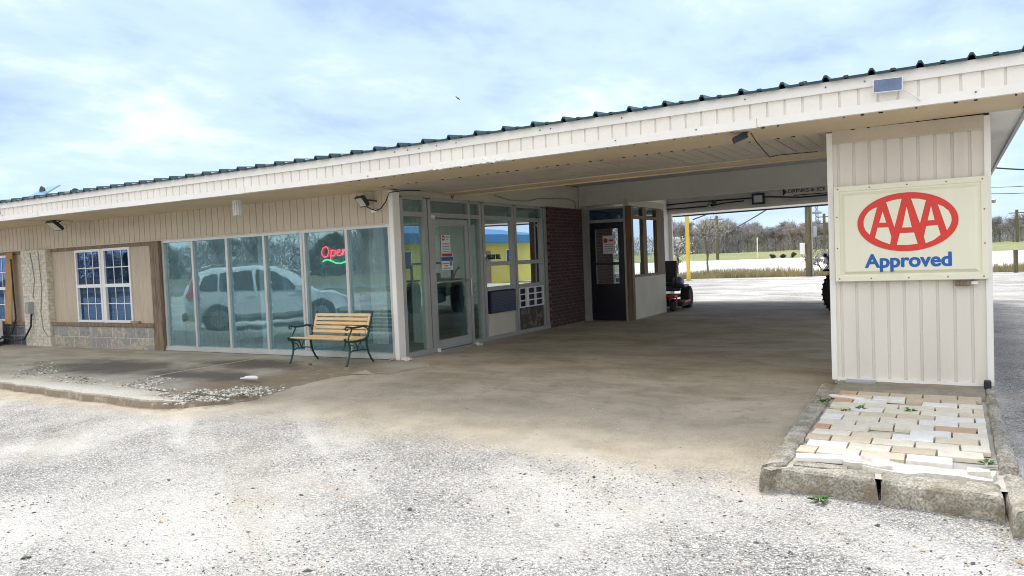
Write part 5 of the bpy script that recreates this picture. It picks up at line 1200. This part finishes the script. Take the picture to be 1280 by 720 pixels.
for k in range(420):
    a, r_ = rr.uniform(0, 6.28), abs(rr.gauss(0, .55)); c = Vector((math.cos(a)*r_, math.sin(a)*r_, rr.uniform(1., 2.6))); n_ = Vector((rr.uniform(-1, 1), rr.uniform(-1, 1), rr.uniform(-1, 1))).normalized(); u_ = n_.orthogonal().normalized()*.05; v_ = n_.cross(u_)
    vs = [b.b.verts.new(v) for v in (c-u_, c+v_, c+u_, c-v_)]; b.b.faces.new(vs)
b.build('blossom', M['blossom'], bt_)
def grass():
    rr = random.Random(12); b = bmesh.new()
    def strip(n, x0, x1, y0, y1, h, w, z=-.15):
        for k in range(n):
            x, y = rr.uniform(x0, x1), rr.uniform(y0, y1); dn = NZ.noise((x*.35, y*.35, 0))
            if rr.random() > .62+dn: continue
            hh = h*rr.uniform(.35, 1.)*(1+dn*.8); d = Vector((rr.uniform(-.3, .3), rr.uniform(-.3, .3), 1)); a = rr.uniform(0, 3.14); n_ = Vector((math.cos(a), math.sin(a), 0))*w*rr.uniform(.5, 1.3); p = Vector((x, y, z))
            vs = [b.verts.new(v) for v in (p-n_, p+n_, p+d*hh)]; b.faces.new(vs)
    strip(30000, -19, 1.2, 42, 47, .55, .02); strip(5000, 1., 9, 43, 48, .45, .022)
    q = MB(); q.b.free(); q.b = b; o = q.build('dry_grass', M['drygrass']); o['kind'] = 'stuff'
grass()
for i, (px, Y, s) in enumerate(((964, 114, .5), (990, 113, .6), (978, 116, .4))):
    t = tree_proto('dark_shrub', ['small dark shrub at the far edge of the white yard, centre of the opening', 'small dark shrub at the far edge of the white yard, nearest the wooden pole', 'small dark shrub at the far edge of the white yard, between two others'][i], None, 60+i, 1.1*s, 1.3, 500, 'evergreen', tw=.05, trunkfrac=.15); t['category'] = 'shrub'; t.location = (fan(px, Y), Y, .0)
# ================================================================ YELLOW BUILDING (mirrored in the side windows)
yb = wthing('yellow_building', 'low yellow building with blue eave, mirrored in the side windows of the lobby', 'building', (18, 40, 0))
P2 = lambda mb, nm, mt, par=None: mb.build(nm, M[mt], par or yb)
P2(MB().box(12, 24, 31, 51.5, -.15, 2.65), 'wall', 'yellowpaint'); P2(MB().box(11.3, 24.7, 30.4, 52.1, 2.651, 3.20), 'eave', 'bluetrim')
P2(MB().prism([(11.3, 3.2), (18, 4.1), (24.7, 3.2)], 30.4, 52.1), 'roof', 'bluetrim')
for y in (34.5, 40.5, 46.2): f = P2(MB().box(11.93, 12.0, y, y+.9, 1.1, 2.2), 'window', 'vinyl'); MB().box(11.92, 11.929, y+.06, y+.84, 1.16, 2.14).build('pane', M['glassblue'], f)
for y in (37.5, 43.2): P2(MB().box(11.94, 12.0, y, y+.95, -.1, 2.1), 'door', 'wood')
# ================================================================ WHITE CAR (mirrored in the lobby glass, outside the frame)
def car():
    t = thing('parked_car', 'white sport utility car with tall red tail lamps, seen mirrored in the lobby glass', 'car', (0, 0, -.10))
    # stations along length: x, z_low, z_belt, z_roof, halfwidth low, belt, roof
    st = [(-2.22, .45, .95, 1.00, .62, .70, .60), (-2.15, .30, 1.0, 1.25, .82, .84, .62), (-1.95, .28, 1.05, 1.60, .89, .89, .66), (-1.5, .27, 1.06, 1.69, .91, .91, .68), (-.6, .26, 1.04, 1.72, .91, .91, .70), (.2, .26, 1.01, 1.69, .91, .91, .69), (.65, .26, .99, 1.52, .91, .91, .68), (1.15, .26, .97, 1.12, .91, .90, .70), (1.30, .26, .95, .99, .90, .88, .66), (1.8, .28, .86, .90, .88, .82, .6), (2.15, .34, .70, .76, .80, .70, .5), (2.25, .42, .60, .62, .66, .56, .4)]
    b = bmesh.new(); rings = []
    for x, zl, zb, zr, wl, wb, wr in st:
        half = [(0, zl-.02), (wl*.8, zl), (wl, zl+.18), (wb, zb*.6+zl*.4), (wb, zb), (wb*.45+wr*.55, zb*.4+zr*.6), (wr, zr-.05), (wr*.7, zr), (0, zr+.015)]
        rings.append([b.verts.new((x, y, z)) for y, z in half]+[b.verts.new((x, -y, z)) for y, z in half[-2:0:-1]])
    n = len(rings[0])
    for i in range(len(rings)-1):
        for k in range(n): b.faces.new((rings[i][k], rings[i+1][k], rings[i+1][(k+1) % n], rings[i][(k+1) % n]))
    b.faces.new(rings[0]); b.faces.new(rings[-1]); q = MB(); q.b.free(); q.b = b; body = q.build('body', M['carwhite'], t, True)
    for s in (-1, 1):
        fr_ = lambda u, v, w, s=s: (u, s*w-s*(v-1.03)*.335, v)
        for pts in ([(-1.9, 1.12), (-1.35, 1.09), (-1.35, 1.56), (-1.62, 1.50)], [(-1.28, 1.09), (-.45, 1.07), (-.45, 1.61), (-1.28, 1.58)], [(-.36, 1.07), (.72, 1.05), (.42, 1.40), (.12, 1.57), (-.36, 1.61)]):
            MB().prism(pts, .90, .938, fr_).build('side_window', M['carglass'], body)
        MB().prism([(-2.14, .98), (-2.0, .95), (-1.86, 1.0), (-1.92, 1.25), (-1.80, 1.52), (-1.92, 1.55), (-2.05, 1.30)], .83, .93, lambda u, v, w, s=s: (u, s*w-s*max(0, v-1.03)*.33, v)).build('tail_lamp', M['taillamp'], t)
        for hx in (-.55, .55): MB().box(hx-.11, hx+.11, s*.915-.015, s*.915+.015, .90, .93).build('door_handle', M['carwhite'], body)
        MB().box(-1.5, 1.4, s*.905-.02, s*.905+.02, .24, .33).build('sill_trim', M['carplastic'], body)
        MB().prism([(.62, 1.02), (.86, 1.02), (.82, 1.16), (.66, 1.16)], .93, 1.08, lambda u, v, w, s=s: (u, s*w, v)).build('wing_mirror', M['carwhite'], t)
        MB().tube([(-1.7, s*.60, 1.74), (-1.5, s*.62, 1.78), (.1, s*.62, 1.76), (.25, s*.6, 1.71)], .02, 6).build('roof_rail', M['steel'], t)
        for wx in (-1.33, 1.33):
            MB().lathe([(.40, 0), (.40, .02)], (wx, s*.905-.01, .34), 'y', 28).build('wheel_arch', M['carplastic'], body)
            w_ = MB().lathe([(.2, -.11), (.33, -.11), (.345, -.08), (.345, .08), (.33, .11), (.2, .11)], (wx, s*.83, .345), 'y', 28).build('wheel', M['tyre'], t, True)
            rb = MB().lathe([(.22, .0), (.20, .01)], (wx, s*.945-.005, .345), 'y', 24)
            for k in range(5): rb.box(-.03, .03, -.012, .012, .02, .215, T(wx, s*.962, .345) @ Matrix.Rotation(6.283*k/5, 4, 'Y'))
            rb.build('rim', M['steel'], w_, True)
        MB().prism([(2.02, .62), (2.2, .62), (2.14, .76), (1.9, .80)], .60, .84, lambda u, v, w, s=s: (u, s*w, v)).build('headlamp', M['lens'], t)
    MB().prism([(-2.19, 1.06), (-2.0, 1.54)], 0, 0) if False else None
    rw_ = MB(); rw_.box(-.62, .62, -.012, .012, -.22, .22, T(-2.085, 0, 1.32) @ Matrix.Rotation(R(90), 4, 'Z') @ Matrix.Rotation(R(17), 4, 'X')); rw_.build('rear_window', M['carglass'], body)
    ws = MB(); ws.box(-.60, .60, -.012, .012, -.30, .30, T(.93, 0, 1.33) @ Matrix.Rotation(R(90), 4, 'Z') @ Matrix.Rotation(R(51), 4, 'X')); ws.build('windscreen', M['carglass'], body)
    MB().box(-2.28, -2.1, -.75, .75, .32, .55).bevel(.04).build('rear_bumper', M['carplastic'], t)
    return t
cr = car(); hd = math.atan2(-.76, .65); cx, cy = -17.6, 5.0
cr.rotation_euler = (0, 0, hd); cr.location = (cx+1.33*math.cos(hd), cy+1.33*math.sin(hd), -.10)
# ================================================================ LIGHT, SKY
SUN_EL, SUN_AZ = R(56), R(-16)                  # azimuth from +Y, negative towards -X
sd_ = Vector((math.sin(SUN_AZ)*math.cos(SUN_EL), math.cos(SUN_AZ)*math.cos(SUN_EL), math.sin(SUN_EL)))
sl = bpy.data.lights.new('sun', 'SUN'); sl.energy = 2.25; sl.angle = R(24); sl.color = (1., .965, .91)
so = bpy.data.objects.new('sun', sl); col.objects.link(so); so.rotation_euler = (-sd_).to_track_quat('-Z', 'Y').to_euler(); so.location = (0, 0, 60)
w = bpy.data.worlds.new('World'); scene.world = w; w.use_nodes = True
t = NT(w.node_tree); bg = w.node_tree.nodes['Background']
sky = t.n('ShaderNodeTexSky', dict(sky_type='NISHITA', sun_disc=False, sun_elevation=SUN_EL, sun_rotation=-SUN_AZ if False else SUN_AZ, air_density=1.1, dust_density=1.5, ozone_density=1.5))
G = t.n('ShaderNodeTexCoord').outputs['Generated']; sp = t.n('ShaderNodeSeparateXYZ', None, Vector=G)
zz = t.math('ADD', t.math('MAXIMUM', sp.outputs[2], 0.), .16)
uv = t.n('ShaderNodeCombineXYZ', None, X=t.math('DIVIDE', sp.outputs[0], zz), Y=t.math('DIVIDE', sp.outputs[1], zz), Z=0.).outputs[0]
n1 = t.noise(uv, .95, 8, .55, .25); n2 = t.noise(t.scaled(uv, 1.2, .8, 1), 2.3, 8, .6, .2)
d = t.math('ADD', t.math('MULTIPLY', n1, .6), t.math('MULTIPLY', n2, .4))
cloud = t.mix(t.ramp(d, .34, .52), (2.9, 3.9, 6.6), (4.25, 5.5, 7.6)); cloud = t.mix(t.ramp(d, .50, .66), cloud, (7.0, 7.6, 8.0))
hz = t.ramp(sp.outputs[2], .0, .22, 1., 0.); cloud = t.mix(t.math('MULTIPLY', hz, .45), cloud, (4.7, 6.2, 7.6))
back = t.ramp(sp.outputs[1], .15, -.55); cloud = t.mix(t.math('MULTIPLY', back, .85), cloud, t.mix(t.ramp(d, .40, .60), (8.8, 8.9, 9.1), (12.0, 11.8, 11.4)))  # unseen sky behind the camera, whitened and brightened as added fill
fin = t.mix(.93, sky.outputs[0], cloud)
t.set(bg.inputs['Color'], fin); bg.inputs['Strength'].default_value = .082
scene.view_settings.view_transform = 'Standard'; scene.view_settings.look = 'None'; scene.view_settings.gamma = 1; scene.view_settings.exposure = 1.02
scene.render.engine = 'CYCLES'; scene.cycles.filter_width = 1.0; scene.cycles.max_bounces = 10; scene.cycles.transparent_max_bounces = 12
scene.render.resolution_x, scene.render.resolution_y = 1024, 576
